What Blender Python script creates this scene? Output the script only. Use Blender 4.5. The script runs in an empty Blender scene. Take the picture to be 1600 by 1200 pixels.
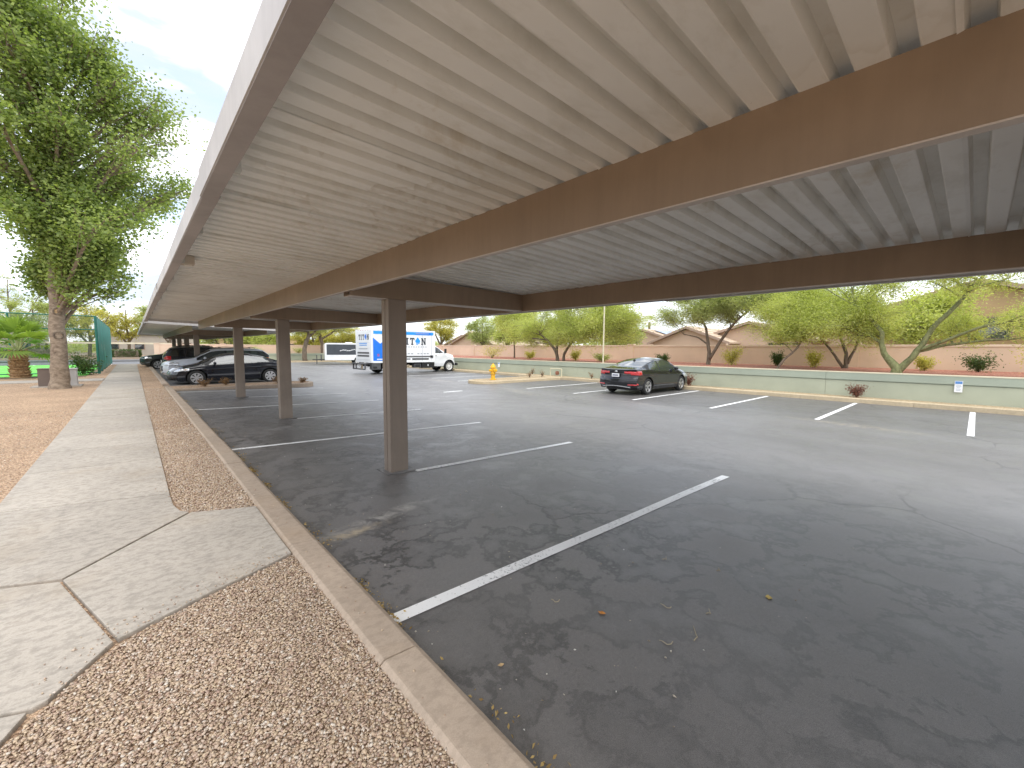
import bpy, bmesh, math, random
import numpy as np
from mathutils import Vector, Matrix

random.seed(7)
rng = np.random.default_rng(11)
SC = bpy.context.scene
COL = SC.collection
R = math.radians

# ------------------------------------------------------------------ camera
CAM_H = 1.6
cam = bpy.data.cameras.new('camera')
cam.sensor_fit = 'HORIZONTAL'
cam.sensor_width = 36.0
cam.lens = 655.0 / 1600.0 * 36.0
cam.clip_start = 0.05
cam.clip_end = 3000.0
camo = bpy.data.objects.new('camera', cam)
COL.objects.link(camo)
camo.location = (0, 0, CAM_H)
YAW, PITCH, ROLL = R(42.075), R(4.80), R(0.4)
fw = Vector((math.sin(YAW) * math.cos(PITCH), math.cos(YAW) * math.cos(PITCH), -math.sin(PITCH)))
rt = Vector((math.cos(YAW), -math.sin(YAW), 0))
up = rt.cross(fw)
r2 = rt * math.cos(ROLL) + up * math.sin(ROLL)
u2 = up * math.cos(ROLL) - rt * math.sin(ROLL)
camo.matrix_world = Matrix(((r2.x, u2.x, -fw.x, 0), (r2.y, u2.y, -fw.y, 0), (r2.z, u2.z, -fw.z, CAM_H), (0, 0, 0, 1)))
SC.camera = camo

# ------------------------------------------------------------------ sky, sun, exposure
SUN_EL, SUN_AZ = R(60), R(205)       # azimuth measured from +Y towards +X; behind the camera, veiled by thin high cloud
world = bpy.data.worlds.new('World')
SC.world = world
world.use_nodes = True
wn = world.node_tree.nodes
wl = world.node_tree.links
wn.clear()
w_out = wn.new('ShaderNodeOutputWorld')
w_bg = wn.new('ShaderNodeBackground')
w_bg.inputs['Strength'].default_value = 0.108
sky = wn.new('ShaderNodeTexSky')
sky.sky_type = 'NISHITA'
sky.sun_disc = False
sky.sun_elevation = SUN_EL
sky.sun_rotation = SUN_AZ
sky.air_density = 1.0
sky.dust_density = 1.5
tc = wn.new('ShaderNodeTexCoord')
mp = wn.new('ShaderNodeMapping')
mp.inputs['Scale'].default_value = (1.0, 1.0, 3.2)
mp.inputs['Rotation'].default_value = (0, 0, R(30))
cn = wn.new('ShaderNodeTexNoise')
cn.inputs['Scale'].default_value = 2.3
cn.inputs['Detail'].default_value = 7.0
cn.inputs['Roughness'].default_value = 0.56
cn.inputs['Distortion'].default_value = 0.5
cr = wn.new('ShaderNodeValToRGB')
cr.color_ramp.elements[0].position = 0.30
cr.color_ramp.elements[0].color = (0.45, 0.45, 0.45, 1)
cr.color_ramp.elements[1].position = 0.56
cr.color_ramp.elements[1].color = (1, 1, 1, 1)
cn2 = wn.new('ShaderNodeTexNoise')
cn2.inputs['Scale'].default_value = 4.5
cn2.inputs['Detail'].default_value = 6.0
cr2 = wn.new('ShaderNodeValToRGB')
cr2.color_ramp.elements[0].position = 0.40
cr2.color_ramp.elements[0].color = (1.95, 2.15, 2.5, 1)
cr2.color_ramp.elements[1].position = 0.60
cr2.color_ramp.elements[1].color = (5.0, 5.05, 5.15, 1)
mx = wn.new('ShaderNodeMix')
mx.data_type = 'RGBA'
wl.new(tc.outputs['Generated'], mp.inputs['Vector'])
wl.new(mp.outputs['Vector'], cn.inputs['Vector'])
wl.new(mp.outputs['Vector'], cn2.inputs['Vector'])
wl.new(cn.outputs['Fac'], cr.inputs['Fac'])
wl.new(cn2.outputs['Fac'], cr2.inputs['Fac'])
wl.new(cr.outputs['Color'], mx.inputs[0])
wl.new(sky.outputs['Color'], mx.inputs[6])
wl.new(cr2.outputs['Color'], mx.inputs[7])
wl.new(mx.outputs[2], w_bg.inputs['Color'])
wl.new(w_bg.outputs['Background'], w_out.inputs['Surface'])

sun = bpy.data.lights.new('sun', 'SUN')
sun.energy = 0.62
sun.angle = R(65)
sun.color = (1.0, 0.955, 0.88)
suno = bpy.data.objects.new('sun', sun)
COL.objects.link(suno)
sd = Vector((math.sin(SUN_AZ) * math.cos(SUN_EL), math.cos(SUN_AZ) * math.cos(SUN_EL), math.sin(SUN_EL)))
suno.location = sd * 60
suno.rotation_euler = sd.to_track_quat('Z', 'Y').to_euler()

SC.view_settings.view_transform = 'Standard'
SC.view_settings.look = 'None'
SC.view_settings.gamma = 1.0
SC.view_settings.use_curve_mapping = False
SC.view_settings.exposure = 2.1
SC.render.engine = 'CYCLES'
SC.cycles.max_bounces = 12
SC.cycles.diffuse_bounces = 6
SC.cycles.glossy_bounces = 4
SC.cycles.transparent_max_bounces = 24
SC.cycles.use_denoising = True


# ------------------------------------------------------------------ helpers
def new_mat(name):
    m = bpy.data.materials.new(name)
    m.use_nodes = True
    nt = m.node_tree
    b = nt.nodes['Principled BSDF']
    return m, nt, b


def ramp(nt, fac, stops):
    r = nt.nodes.new('ShaderNodeValToRGB')
    el = r.color_ramp.elements
    while len(el) < len(stops):
        el.new(0.5)
    for e, (p, c) in zip(el, stops):
        e.position = p
        e.color = (c[0], c[1], c[2], 1) if hasattr(c, '__len__') else (c, c, c, 1)
    nt.links.new(fac, r.inputs['Fac'])
    return r.outputs['Color']


def noise(nt, scale, detail=5, rough=0.55, dist=0.0, vec=None, out='Fac'):
    n = nt.nodes.new('ShaderNodeTexNoise')
    n.inputs['Scale'].default_value = scale
    n.inputs['Detail'].default_value = detail
    n.inputs['Roughness'].default_value = rough
    n.inputs['Distortion'].default_value = dist
    if vec is None:
        vec = coords(nt)
    nt.links.new(vec, n.inputs['Vector'])
    return n.outputs[out]


def coords(nt, kind='Object', scale=None):
    key = '_tc'
    t = nt.nodes.get(key)
    if t is None:
        t = nt.nodes.new('ShaderNodeTexCoord')
        t.name = key
    o = t.outputs[kind]
    if scale:
        m = nt.nodes.new('ShaderNodeMapping')
        m.inputs['Scale'].default_value = scale
        nt.links.new(o, m.inputs['Vector'])
        return m.outputs['Vector']
    return o


def mixc(nt, fac, a, b, mode='MIX'):
    m = nt.nodes.new('ShaderNodeMix')
    m.data_type = 'RGBA'
    m.blend_type = mode
    for sock, v in ((0, fac), (6, a), (7, b)):
        if isinstance(v, (int, float)):
            m.inputs[sock].default_value = v
        elif hasattr(v, '__len__'):
            m.inputs[sock].default_value = (v[0], v[1], v[2], 1)
        else:
            nt.links.new(v, m.inputs[sock])
    return m.outputs[2]


def math_n(nt, op, a, b=None, clamp=False):
    m = nt.nodes.new('ShaderNodeMath')
    m.operation = op
    m.use_clamp = clamp
    for i, v in enumerate((a, b)):
        if v is None:
            continue
        if isinstance(v, (int, float)):
            m.inputs[i].default_value = v
        else:
            nt.links.new(v, m.inputs[i])
    return m.outputs[0]


def bump(nt, b, height, strength=0.3, dist=0.02):
    n = nt.nodes.new('ShaderNodeBump')
    n.inputs['Strength'].default_value = strength
    n.inputs['Distance'].default_value = dist
    nt.links.new(height, n.inputs['Height'])
    nt.links.new(n.outputs['Normal'], b.inputs['Normal'])


def mat(name, col, rough=0.6, var=0.12, scale=3.0, spec=0.5, metal=0.0, bmp=0.0, bscale=60.0, coat=0.0, col2=None, per_obj=0.0):
    m, nt, b = new_mat(name)
    c1 = [max(0, x * (1 - var)) for x in col]
    c2 = col2 or [min(1, x * (1 + var)) for x in col]
    out = ramp(nt, noise(nt, scale, 6), [(0.32, c1), (0.68, c2)])
    if per_obj:
        oi = nt.nodes.new('ShaderNodeObjectInfo')
        v = math_n(nt, 'MULTIPLY_ADD', oi.outputs['Random'], per_obj * 2)
        nt.nodes[-1].inputs[2].default_value = 1 - per_obj
        hsv = nt.nodes.new('ShaderNodeHueSaturation')
        nt.links.new(v, hsv.inputs['Value'])
        nt.links.new(out, hsv.inputs['Color'])
        out = hsv.outputs['Color']
    nt.links.new(out, b.inputs['Base Color'])
    b.inputs['Roughness'].default_value = rough
    b.inputs['Specular IOR Level'].default_value = spec
    b.inputs['Metallic'].default_value = metal
    b.inputs['Coat Weight'].default_value = coat
    if bmp:
        bump(nt, b, noise(nt, bscale, 4), bmp, 0.01)
    return m


def leaf_mat(name, dark, light, trans=0.35):
    m, nt, b = new_mat(name)
    at = nt.nodes.new('ShaderNodeAttribute')
    at.attribute_name = 'tint'
    c = ramp(nt, at.outputs['Fac'], [(0.0, dark), (1.0, light)])
    nt.links.new(c, b.inputs['Base Color'])
    b.inputs['Roughness'].default_value = 0.55
    b.inputs['Specular IOR Level'].default_value = 0.35
    tr = nt.nodes.new('ShaderNodeBsdfTranslucent')
    nt.links.new(mixc(nt, 1.0, c, (1.5, 1.6, 0.7), 'MULTIPLY'), tr.inputs['Color'])
    ms = nt.nodes.new('ShaderNodeMixShader')
    ms.inputs[0].default_value = trans
    nt.links.new(b.outputs[0], ms.inputs[1])
    nt.links.new(tr.outputs[0], ms.inputs[2])
    nt.links.new(ms.outputs[0], nt.nodes['Material Output'].inputs['Surface'])
    return m


def tag(o, label=None, cat=None, group=None, kind=None):
    for k, v in (('label', label), ('category', cat), ('group', group), ('kind', kind)):
        if v:
            o[k] = v
    return o


def empty(name, loc, rz=0.0, label=None, cat=None, group=None):
    o = bpy.data.objects.new(name, None)
    o.empty_display_size = 0.2
    COL.objects.link(o)
    o.location = loc
    o.rotation_euler = (0, 0, rz)
    return tag(o, label, cat, group)


def link(name, me, parent=None, loc=(0, 0, 0), rot=(0, 0, 0)):
    o = bpy.data.objects.new(name, me)
    COL.objects.link(o)
    o.location = loc
    o.rotation_euler = rot
    if parent is not None:
        o.parent = parent
    return o


class MB:
    """collects faces of one mesh object"""

    def __init__(self):
        self.v = []
        self.f = []

    def add(self, verts, faces):
        n = len(self.v)
        self.v.extend([tuple(p) for p in verts])
        self.f.extend([tuple(i + n for i in f) for f in faces])
        return self

    def box(self, x0, x1, y0, y1, z0, z1):
        self.add([(x0, y0, z0), (x1, y0, z0), (x1, y1, z0), (x0, y1, z0), (x0, y0, z1), (x1, y0, z1), (x1, y1, z1), (x0, y1, z1)],
                 [(0, 3, 2, 1), (4, 5, 6, 7), (0, 1, 5, 4), (1, 2, 6, 5), (2, 3, 7, 6), (3, 0, 4, 7)])
        return self

    def prism(self, poly, a0, a1, axis='y'):
        """polygon of 2-D points pushed along an axis: y -> (x,z), x -> (y,z), z -> (x,y)"""
        n = len(poly)

        def P(p, a):
            return {'y': (p[0], a, p[1]), 'x': (a, p[0], p[1]), 'z': (p[0], p[1], a)}[axis]
        vs = [P(p, a0) for p in poly] + [P(p, a1) for p in poly]
        fs = [tuple(range(n)), tuple(range(2 * n - 1, n - 1, -1))]
        fs += [(i, (i + 1) % n + 0, (i + 1) % n + n, i + n)[::-1] for i in range(n)]
        self.add(vs, fs)
        return self

    def tube(self, pts, rad, n=8, cap=True):
        pts = [Vector(p) for p in pts]
        if not hasattr(rad, '__len__'):
            rad = [rad] * len(pts)
        rings = []
        prev = None
        for i, p in enumerate(pts):
            t = (pts[min(i + 1, len(pts) - 1)] - pts[max(i - 1, 0)])
            t = t.normalized() if t.length > 1e-9 else Vector((0, 0, 1))
            if prev is None:
                a = t.orthogonal().normalized()
            else:
                a = (prev - t * prev.dot(t))
                a = a.normalized() if a.length > 1e-6 else t.orthogonal().normalized()
            prev = a
            b = t.cross(a)
            rings.append([p + (a * math.cos(2 * math.pi * k / n) + b * math.sin(2 * math.pi * k / n)) * rad[i] for k in range(n)])
        vs = [q for r_ in rings for q in r_]
        fs = []
        for i in range(len(pts) - 1):
            for k in range(n):
                k2 = (k + 1) % n
                fs.append((i * n + k, i * n + k2, (i + 1) * n + k2, (i + 1) * n + k))
        if cap:
            fs.append(tuple(range(n))[::-1])
            fs.append(tuple((len(pts) - 1) * n + k for k in range(n)))
        self.add(vs, fs)
        return self

    def lathe(self, prof, n=24, axis='z', c=(0, 0, 0), closed=False):
        """profile of (radius, height) turned round an axis"""
        vs = []
        for r_, h in prof:
            for k in range(n):
                a = 2 * math.pi * k / n
                p = (r_ * math.cos(a), r_ * math.sin(a), h)
                if axis == 'y':
                    p = (p[0], p[2], p[1])
                elif axis == 'x':
                    p = (p[2], p[0], p[1])
                vs.append((p[0] + c[0], p[1] + c[1], p[2] + c[2]))
        fs = []
        m = len(prof)
        for i in range(m if closed else m - 1):
            j = (i + 1) % m
            for k in range(n):
                k2 = (k + 1) % n
                fs.append((i * n + k, i * n + k2, j * n + k2, j * n + k))
        self.add(vs, fs)
        return self

    def mesh(self, name, m, smooth=False, off=None):
        me = bpy.data.meshes.new(name)
        v = self.v
        if off is not None:
            v = [(p[0] - off[0], p[1] - off[1], p[2] - off[2]) for p in v]
        me.from_pydata(v, [], self.f)
        me.update()
        if m is not None:
            me.materials.append(m)
        if smooth:
            for p in me.polygons:
                p.use_smooth = True
        return me

    def build(self, name, m, parent=None, smooth=False, world=False, bevel=0.0):
        off = parent.matrix_world.translation if False else (parent.location if (world and parent is not None) else None)
        if world and parent is not None and parent.parent is not None:
            off = Vector(parent.location) + Vector(parent.parent.location)
        me = self.mesh(name, m, smooth, off)
        o = link(name, me, parent)
        bm = bmesh.new()
        bm.from_mesh(me)
        bmesh.ops.recalc_face_normals(bm, faces=bm.faces)
        if bevel:
            ed = [e for e in bm.edges if len(e.link_faces) == 2 and e.calc_face_angle(0) > 0.5]
            bmesh.ops.bevel(bm, geom=ed, offset=bevel, segments=2, affect='EDGES', profile=0.7)
        bm.to_mesh(me)
        bm.free()
        return o


def np_mesh(name, V, F, m, tint=None, smooth=False):
    """numpy arrays -> mesh; F is (n,k)"""
    me = bpy.data.meshes.new(name)
    V = np.asarray(V, dtype=np.float32)
    F = np.asarray(F, dtype=np.int32)
    k = F.shape[1]
    me.vertices.add(len(V))
    me.vertices.foreach_set('co', V.ravel())
    me.loops.add(F.size)
    me.loops.foreach_set('vertex_index', F.ravel())
    me.polygons.add(len(F))
    me.polygons.foreach_set('loop_start', np.arange(0, F.size, k, dtype=np.int32))
    me.polygons.foreach_set('loop_total', np.full(len(F), k, dtype=np.int32))
    me.update(calc_edges=True)
    if smooth:
        me.polygons.foreach_set('use_smooth', np.ones(len(F), dtype=bool))
    if tint is not None:
        a = me.attributes.new('tint', 'FLOAT', 'POINT')
        a.data.foreach_set('value', np.asarray(tint, dtype=np.float32))
    me.materials.append(m)
    return me


def copy_tree(o, parent=None):
    c = o.copy()
    COL.objects.link(c)
    c.parent = parent
    for ch in list(o.children):
        copy_tree(ch, c)
    return c


def zg(x):
    """height of the asphalt: falls away from the near kerb to the middle of the lot"""
    return -0.025 * (min(max(x, 1.0), 7.0) - 1.0)


# ------------------------------------------------------------------ materials
def asphalt_mat(name, k=1.0):
    m, nt, b = new_mat(name)
    L = nt.links
    co = coords(nt)
    big = noise(nt, 0.22, 5, 0.6, 0.4)
    mid = noise(nt, 1.9, 12, 0.66, 0.15)
    fine = noise(nt, 260, 2, 0.7)
    grit = noise(nt, 45, 4, 0.7)
    c = ramp(nt, big, [(0.30, (0.090 * k, 0.083 * k, 0.077 * k)), (0.70, (0.128 * k, 0.123 * k, 0.120 * k))])
    # worn sealer: islands of darker coat with crisp edges
    isl = ramp(nt, mid, [(0.36, 0.90), (0.455, 0.70), (0.480, 0.26), (0.507, 0.52), (0.518, 1.0), (0.62, 1.15)])
    wear = ramp(nt, noise(nt, 0.35, 4, 0.6, 0.2), [(0.42, 0.0), (0.62, 1.0)])
    near = nt.nodes.new('ShaderNodeSeparateXYZ')
    L.new(co, near.inputs[0])
    # the sealer is worn most in the parking bays close to the near kerb
    bay = nt.nodes.new('ShaderNodeMapRange')
    bay.inputs['From Min'].default_value = 9.0
    bay.inputs['From Max'].default_value = 2.5
    bay.inputs['To Min'].default_value = 0.10
    bay.inputs['To Max'].default_value = 0.95
    L.new(near.outputs['X'], bay.inputs['Value'])
    wfac = math_n(nt, 'MULTIPLY', math_n(nt, 'ADD', wear, 0.35, True), bay.outputs[0], True)
    c = mixc(nt, wfac, c, mixc(nt, 1.0, c, isl, 'MULTIPLY'))
    # far bays blacker than bleached aisle; near bays lightened in colour against roof shade
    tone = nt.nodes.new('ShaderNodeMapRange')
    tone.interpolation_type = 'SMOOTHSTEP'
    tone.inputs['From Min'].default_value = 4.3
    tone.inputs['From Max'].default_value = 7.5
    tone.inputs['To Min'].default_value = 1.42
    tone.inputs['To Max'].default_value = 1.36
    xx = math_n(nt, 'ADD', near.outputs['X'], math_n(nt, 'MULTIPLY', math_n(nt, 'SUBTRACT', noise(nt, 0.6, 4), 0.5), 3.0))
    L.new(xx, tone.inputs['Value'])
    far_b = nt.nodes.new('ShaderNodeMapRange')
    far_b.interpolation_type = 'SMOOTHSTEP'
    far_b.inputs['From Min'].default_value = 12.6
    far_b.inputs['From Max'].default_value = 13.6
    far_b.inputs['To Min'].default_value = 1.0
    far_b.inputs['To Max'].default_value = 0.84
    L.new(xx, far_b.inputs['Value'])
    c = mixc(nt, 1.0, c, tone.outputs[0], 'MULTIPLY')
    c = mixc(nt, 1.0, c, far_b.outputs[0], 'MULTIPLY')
    # lengthwise tyre sweeps in the aisle
    sw = noise(nt, 1.0, 4, 0.55, 0.0, vec=coords(nt, 'Object', (0.7, 0.10, 1)))
    c = mixc(nt, 0.7, c, ramp(nt, sw, [(0.36, 0.86), (0.62, 1.10)]), 'MULTIPLY')
    # cracks
    vd = nt.nodes.new('ShaderNodeTexVoronoi')
    vd.feature = 'DISTANCE_TO_EDGE'
    vd.inputs['Scale'].default_value = 0.30
    wv = nt.nodes.new('ShaderNodeVectorMath')
    wv.operation = 'MULTIPLY_ADD'
    wv.inputs[1].default_value = (0.55, 0.55, 0.0)
    L.new(noise(nt, 1.9, 6, 0.65, out='Color'), wv.inputs[0])
    L.new(co, wv.inputs[2])
    L.new(wv.outputs[0], vd.inputs['Vector'])
    crk = ramp(nt, vd.outputs['Distance'], [(0.002, 1.0), (0.008, 0.0)])
    cmask = ramp(nt, noise(nt, 0.28, 2), [(0.46, 0.0), (0.56, 1.0)])
    cf = math_n(nt, 'MULTIPLY', crk, cmask)
    c = mixc(nt, math_n(nt, 'MULTIPLY', cf, 0.5), c, (0.022, 0.021, 0.021))
    # aggregate showing through
    c = mixc(nt, 0.75, c, ramp(nt, fine, [(0.35, 0.62), (0.62, 1.25)]), 'MULTIPLY')
    c = mixc(nt, 0.5, c, ramp(nt, grit, [(0.35, 0.82), (0.65, 1.12)]), 'MULTIPLY')
    # pale dust streak washed out from the kerb between two bays, and tan patches of silt
    def blob(cx, cy, ang, lx, ly, seed):
        mpn = nt.nodes.new('ShaderNodeMapping')
        mpn.vector_type = 'TEXTURE'
        mpn.inputs['Location'].default_value = (cx, cy, 0)
        mpn.inputs['Rotation'].default_value = (0, 0, ang)
        mpn.inputs['Scale'].default_value = (lx, ly, 1000)
        L.new(co, mpn.inputs['Vector'])
        ln = nt.nodes.new('ShaderNodeVectorMath')
        ln.operation = 'LENGTH'
        L.new(mpn.outputs[0], ln.inputs[0])
        inside = ramp(nt, ln.outputs['Value'], [(0.25, 1.0), (1.0, 0.0)])
        n = ramp(nt, noise(nt, 5.0 + seed, 7, 0.7, 0.6), [(0.43, 0.0), (0.63, 1.0)])
        return math_n(nt, 'MULTIPLY', inside, n)
    for (cx, cy, ang, lx, ly, colr, st, sdv) in ((1.75, 3.75, R(14), 0.85, 0.13, (0.42, 0.40, 0.36), 0.75, 0.1), (1.35, 3.55, R(8), 0.45, 0.10, (0.44, 0.36, 0.24), 0.8, 1.2),
                                                (2.2, 9.3, 0, 0.7, 0.5, (0.25, 0.24, 0.23), 0.7, 0.6), (12.6, 1.9, R(80), 1.7, 0.35, (0.42, 0.34, 0.24), 0.5, 0.4),
                                                (11.7, 12.5, R(70), 2.2, 0.4, (0.36, 0.31, 0.24), 0.5, 0.7), (12.2, 7.2, R(85), 1.6, 0.3, (0.34, 0.31, 0.27), 0.5, 0.9),
                                                (12.4, 20, R(90), 2.6, 0.5, (0.34, 0.28, 0.22), 0.5, 0.2)):
        c = mixc(nt, math_n(nt, 'MULTIPLY', blob(cx, cy, ang, lx, ly, sdv), st), c, colr)
    # coolant stain
    c = mixc(nt, math_n(nt, 'MULTIPLY', blob(4.35, 1.02, R(20), 0.5, 0.22, 2.0), 0.35), c, (0.035, 0.055, 0.048))
    L.new(c, b.inputs['Base Color'])
    rr = ramp(nt, mid, [(0.35, 0.40), (0.65, 0.55)])
    L.new(rr, b.inputs['Roughness'])
    b.inputs['Specular IOR Level'].default_value = 0.85
    h = math_n(nt, 'SUBTRACT', math_n(nt, 'MULTIPLY', fine, 0.8), math_n(nt, 'MULTIPLY', cf, 2.0))
    bump(nt, b, h, 0.35, 0.006)
    return m


def concrete_mat(name, base, streak=0.5, scl=1.0):
    m, nt, b = new_mat(name)
    a = noise(nt, 0.9 * scl, 6, 0.6, 0.3)
    worn = noise(nt, 9 * scl, 10, 0.74, 0.12, vec=coords(nt, 'Object', (1.0, 1.5, 1)))
    fine = noise(nt, 220, 3, 0.7)
    c = ramp(nt, a, [(0.3, [x * 0.86 for x in base]), (0.7, [x * 1.08 for x in base])])
    c = mixc(nt, streak, c, ramp(nt, worn, [(0.36, 0.74), (0.47, 0.98), (0.55, 1.30), (0.60, 1.12), (0.72, 1.0)]), 'MULTIPLY')
    c = mixc(nt, 0.6, c, ramp(nt, fine, [(0.35, 0.86), (0.65, 1.10)]), 'MULTIPLY')
    st = noise(nt, 0.7 * scl, 6, 0.66, 0.1)
    c = mixc(nt, math_n(nt, 'MULTIPLY', ramp(nt, st, [(0.52, 0.0), (0.7, 1.0)]), 0.35), c, [base[0] * 0.86, base[1] * 0.76, base[2] * 0.62])
    oi = nt.nodes.new('ShaderNodeObjectInfo')
    hv = nt.nodes.new('ShaderNodeHueSaturation')
    mr = nt.nodes.new('ShaderNodeMapRange')
    mr.inputs['To Min'].default_value = 0.92
    mr.inputs['To Max'].default_value = 1.06
    nt.links.new(oi.outputs['Random'], mr.inputs['Value'])
    nt.links.new(mr.outputs[0], hv.inputs['Value'])
    nt.links.new(c, hv.inputs['Color'])
    nt.links.new(hv.outputs[0], b.inputs['Base Color'])
    b.inputs['Roughness'].default_value = 0.85
    b.inputs['Specular IOR Level'].default_value = 0.3
    bump(nt, b, math_n(nt, 'ADD', worn, math_n(nt, 'MULTIPLY', fine, 0.5)), 0.25, 0.006)
    return m


def gravel_sheet_mat(name, c0, c1, c2, scale=42):
    m, nt, b = new_mat(name)
    v = nt.nodes.new('ShaderNodeTexVoronoi')
    v.inputs['Scale'].default_value = scale
    nt.links.new(coords(nt), v.inputs['Vector'])
    sp = nt.nodes.new('ShaderNodeSeparateColor')
    nt.links.new(v.outputs['Color'], sp.inputs[0])
    c = ramp(nt, sp.outputs[0], [(0.0, c0), (0.45, c1), (1.0, c2)])
    c = mixc(nt, 1.0, c, ramp(nt, v.outputs['Distance'], [(0.25, 1.05), (0.75, 0.55)]), 'MULTIPLY')
    c = mixc(nt, 0.6, c, ramp(nt, noise(nt, 0.8, 5), [(0.35, 0.82), (0.65, 1.14)]), 'MULTIPLY')
    nt.links.new(c, b.inputs['Base Color'])
    b.inputs['Roughness'].default_value = 0.9
    b.inputs['Specular IOR Level'].default_value = 0.25
    inv = math_n(nt, 'SUBTRACT', 1.0, v.outputs['Distance'])
    bump(nt, b, inv, 0.9, 0.02)
    return m


def stone_mat(name, stops):
    m, nt, b = new_mat(name)
    at = nt.nodes.new('ShaderNodeAttribute')
    at.attribute_name = 'tint'
    c = ramp(nt, at.outputs['Fac'], stops)
    c = mixc(nt, 0.5, c, ramp(nt, noise(nt, 130, 4), [(0.3, 0.78), (0.7, 1.18)]), 'MULTIPLY')
    c = mixc(nt, 0.5, c, ramp(nt, noise(nt, 1.2, 4), [(0.35, 0.85), (0.65, 1.12)]), 'MULTIPLY')
    nt.links.new(c, b.inputs['Base Color'])
    b.inputs['Roughness'].default_value = 0.8
    b.inputs['Specular IOR Level'].default_value = 0.3
    return m


def paint_mat(name, col, chip=0.35):
    """worn line paint: chips show the dark asphalt"""
    m, nt, b = new_mat(name)
    n = noise(nt, 38, 8, 0.75, 0.4)
    n2 = noise(nt, 2.2, 4)
    f = ramp(nt, math_n(nt, 'ADD', math_n(nt, 'MULTIPLY', n, 0.7), math_n(nt, 'MULTIPLY', n2, 0.3)), [(chip, 1.0), (chip + 0.07, 0.0)])
    c = mixc(nt, f, ramp(nt, noise(nt, 3, 5), [(0.3, [x * 0.93 for x in col]), (0.7, col)]), (0.09, 0.088, 0.085))
    nt.links.new(c, b.inputs['Base Color'])
    b.inputs['Roughness'].default_value = 0.7
    bump(nt, b, noise(nt, 200, 3), 0.2, 0.004)
    return m


def deck_mat():
    """off-white roll-formed deck with dirt and rust bleeding near the laps"""
    m, nt, b = new_mat('deck_paint')
    pos = nt.nodes.new('ShaderNodeNewGeometry').outputs['Position']
    pm = nt.nodes.new('ShaderNodeMapping')
    pm.inputs['Scale'].default_value = (0.8, 1.6, 1)
    nt.links.new(pos, pm.inputs['Vector'])
    c = ramp(nt, noise(nt, 0.8, 5, vec=pos), [(0.3, (0.75, 0.745, 0.705)), (0.7, (0.85, 0.845, 0.805))])
    dirt = noise(nt, 3.0, 7, 0.65, 0.2, vec=pm.outputs['Vector'])
    c = mixc(nt, 0.45, c, ramp(nt, dirt, [(0.32, (0.70, 0.67, 0.60)), (0.50, (1, 1, 1))]), 'MULTIPLY')
    rust = noise(nt, 1.3, 7, 0.7, 0.6, vec=pos)
    c = mixc(nt, math_n(nt, 'MULTIPLY', ramp(nt, rust, [(0.58, 0.0), (0.70, 1.0)]), 0.42), c, (0.50, 0.40, 0.25))
    # tide marks left by leaks at the laps
    ring = ramp(nt, noise(nt, 0.9, 5, 0.6, 0.2, vec=pos), [(0.47, 0.0), (0.500, 1.0), (0.506, 0.0)])
    msk = ramp(nt, noise(nt, 0.45, 3, vec=pos), [(0.48, 0.0), (0.60, 1.0)])
    c = mixc(nt, math_n(nt, 'MULTIPLY', math_n(nt, 'MULTIPLY', ring, msk), 0.32), c, (0.44, 0.36, 0.25))
    c = mixc(nt, math_n(nt, 'MULTIPLY', ramp(nt, noise(nt, 30, 5, 0.8, vec=pos), [(0.70, 0.0), (0.73, 1.0)]), 0.6), c, (0.34, 0.27, 0.19))
    nt.links.new(c, b.inputs['Base Color'])
    b.inputs['Roughness'].default_value = 0.55
    b.inputs['Specular IOR Level'].default_value = 0.4
    return m


def steel_mat(name, col):
    m, nt, b = new_mat(name)
    c = ramp(nt, noise(nt, 1.1, 6), [(0.3, [x * 0.88 for x in col]), (0.7, [x * 1.08 for x in col])])
    st = noise(nt, 3.0, 6, 0.65, 0.2, vec=coords(nt, 'Object', (4, 4, 0.35)))
    c = mixc(nt, 0.5, c, ramp(nt, st, [(0.32, 0.84), (0.6, 1.05)]), 'MULTIPLY')
    c = mixc(nt, math_n(nt, 'MULTIPLY', ramp(nt, noise(nt, 9, 8, 0.75), [(0.66, 0.0), (0.72, 1.0)]), 0.5), c, [x * 0.6 for x in col])
    # chalky faded areas, small chips and a few rust bleeds
    c = mixc(nt, math_n(nt, 'MULTIPLY', ramp(nt, noise(nt, 0.55, 6, 0.65), [(0.5, 0.0), (0.7, 1.0)]), 0.4), c, [min(1, x * 1.35 + 0.02) for x in col])
    c = mixc(nt, math_n(nt, 'MULTIPLY', ramp(nt, noise(nt, 26, 6, 0.8), [(0.71, 0.0), (0.73, 1.0)]), 0.7), c, (0.42, 0.39, 0.35))
    rz = noise(nt, 2.4, 7, 0.7, 0.0, vec=coords(nt, 'Object', (1.6, 1.6, 0.5)))
    c = mixc(nt, math_n(nt, 'MULTIPLY', ramp(nt, rz, [(0.68, 0.0), (0.76, 1.0)]), 0.55), c, (0.20, 0.085, 0.035))
    nt.links.new(c, b.inputs['Base Color'])
    b.inputs['Roughness'].default_value = 0.5
    b.inputs['Specular IOR Level'].default_value = 0.45
    bump(nt, b, noise(nt, 90, 3), 0.06, 0.004)
    return m


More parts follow.
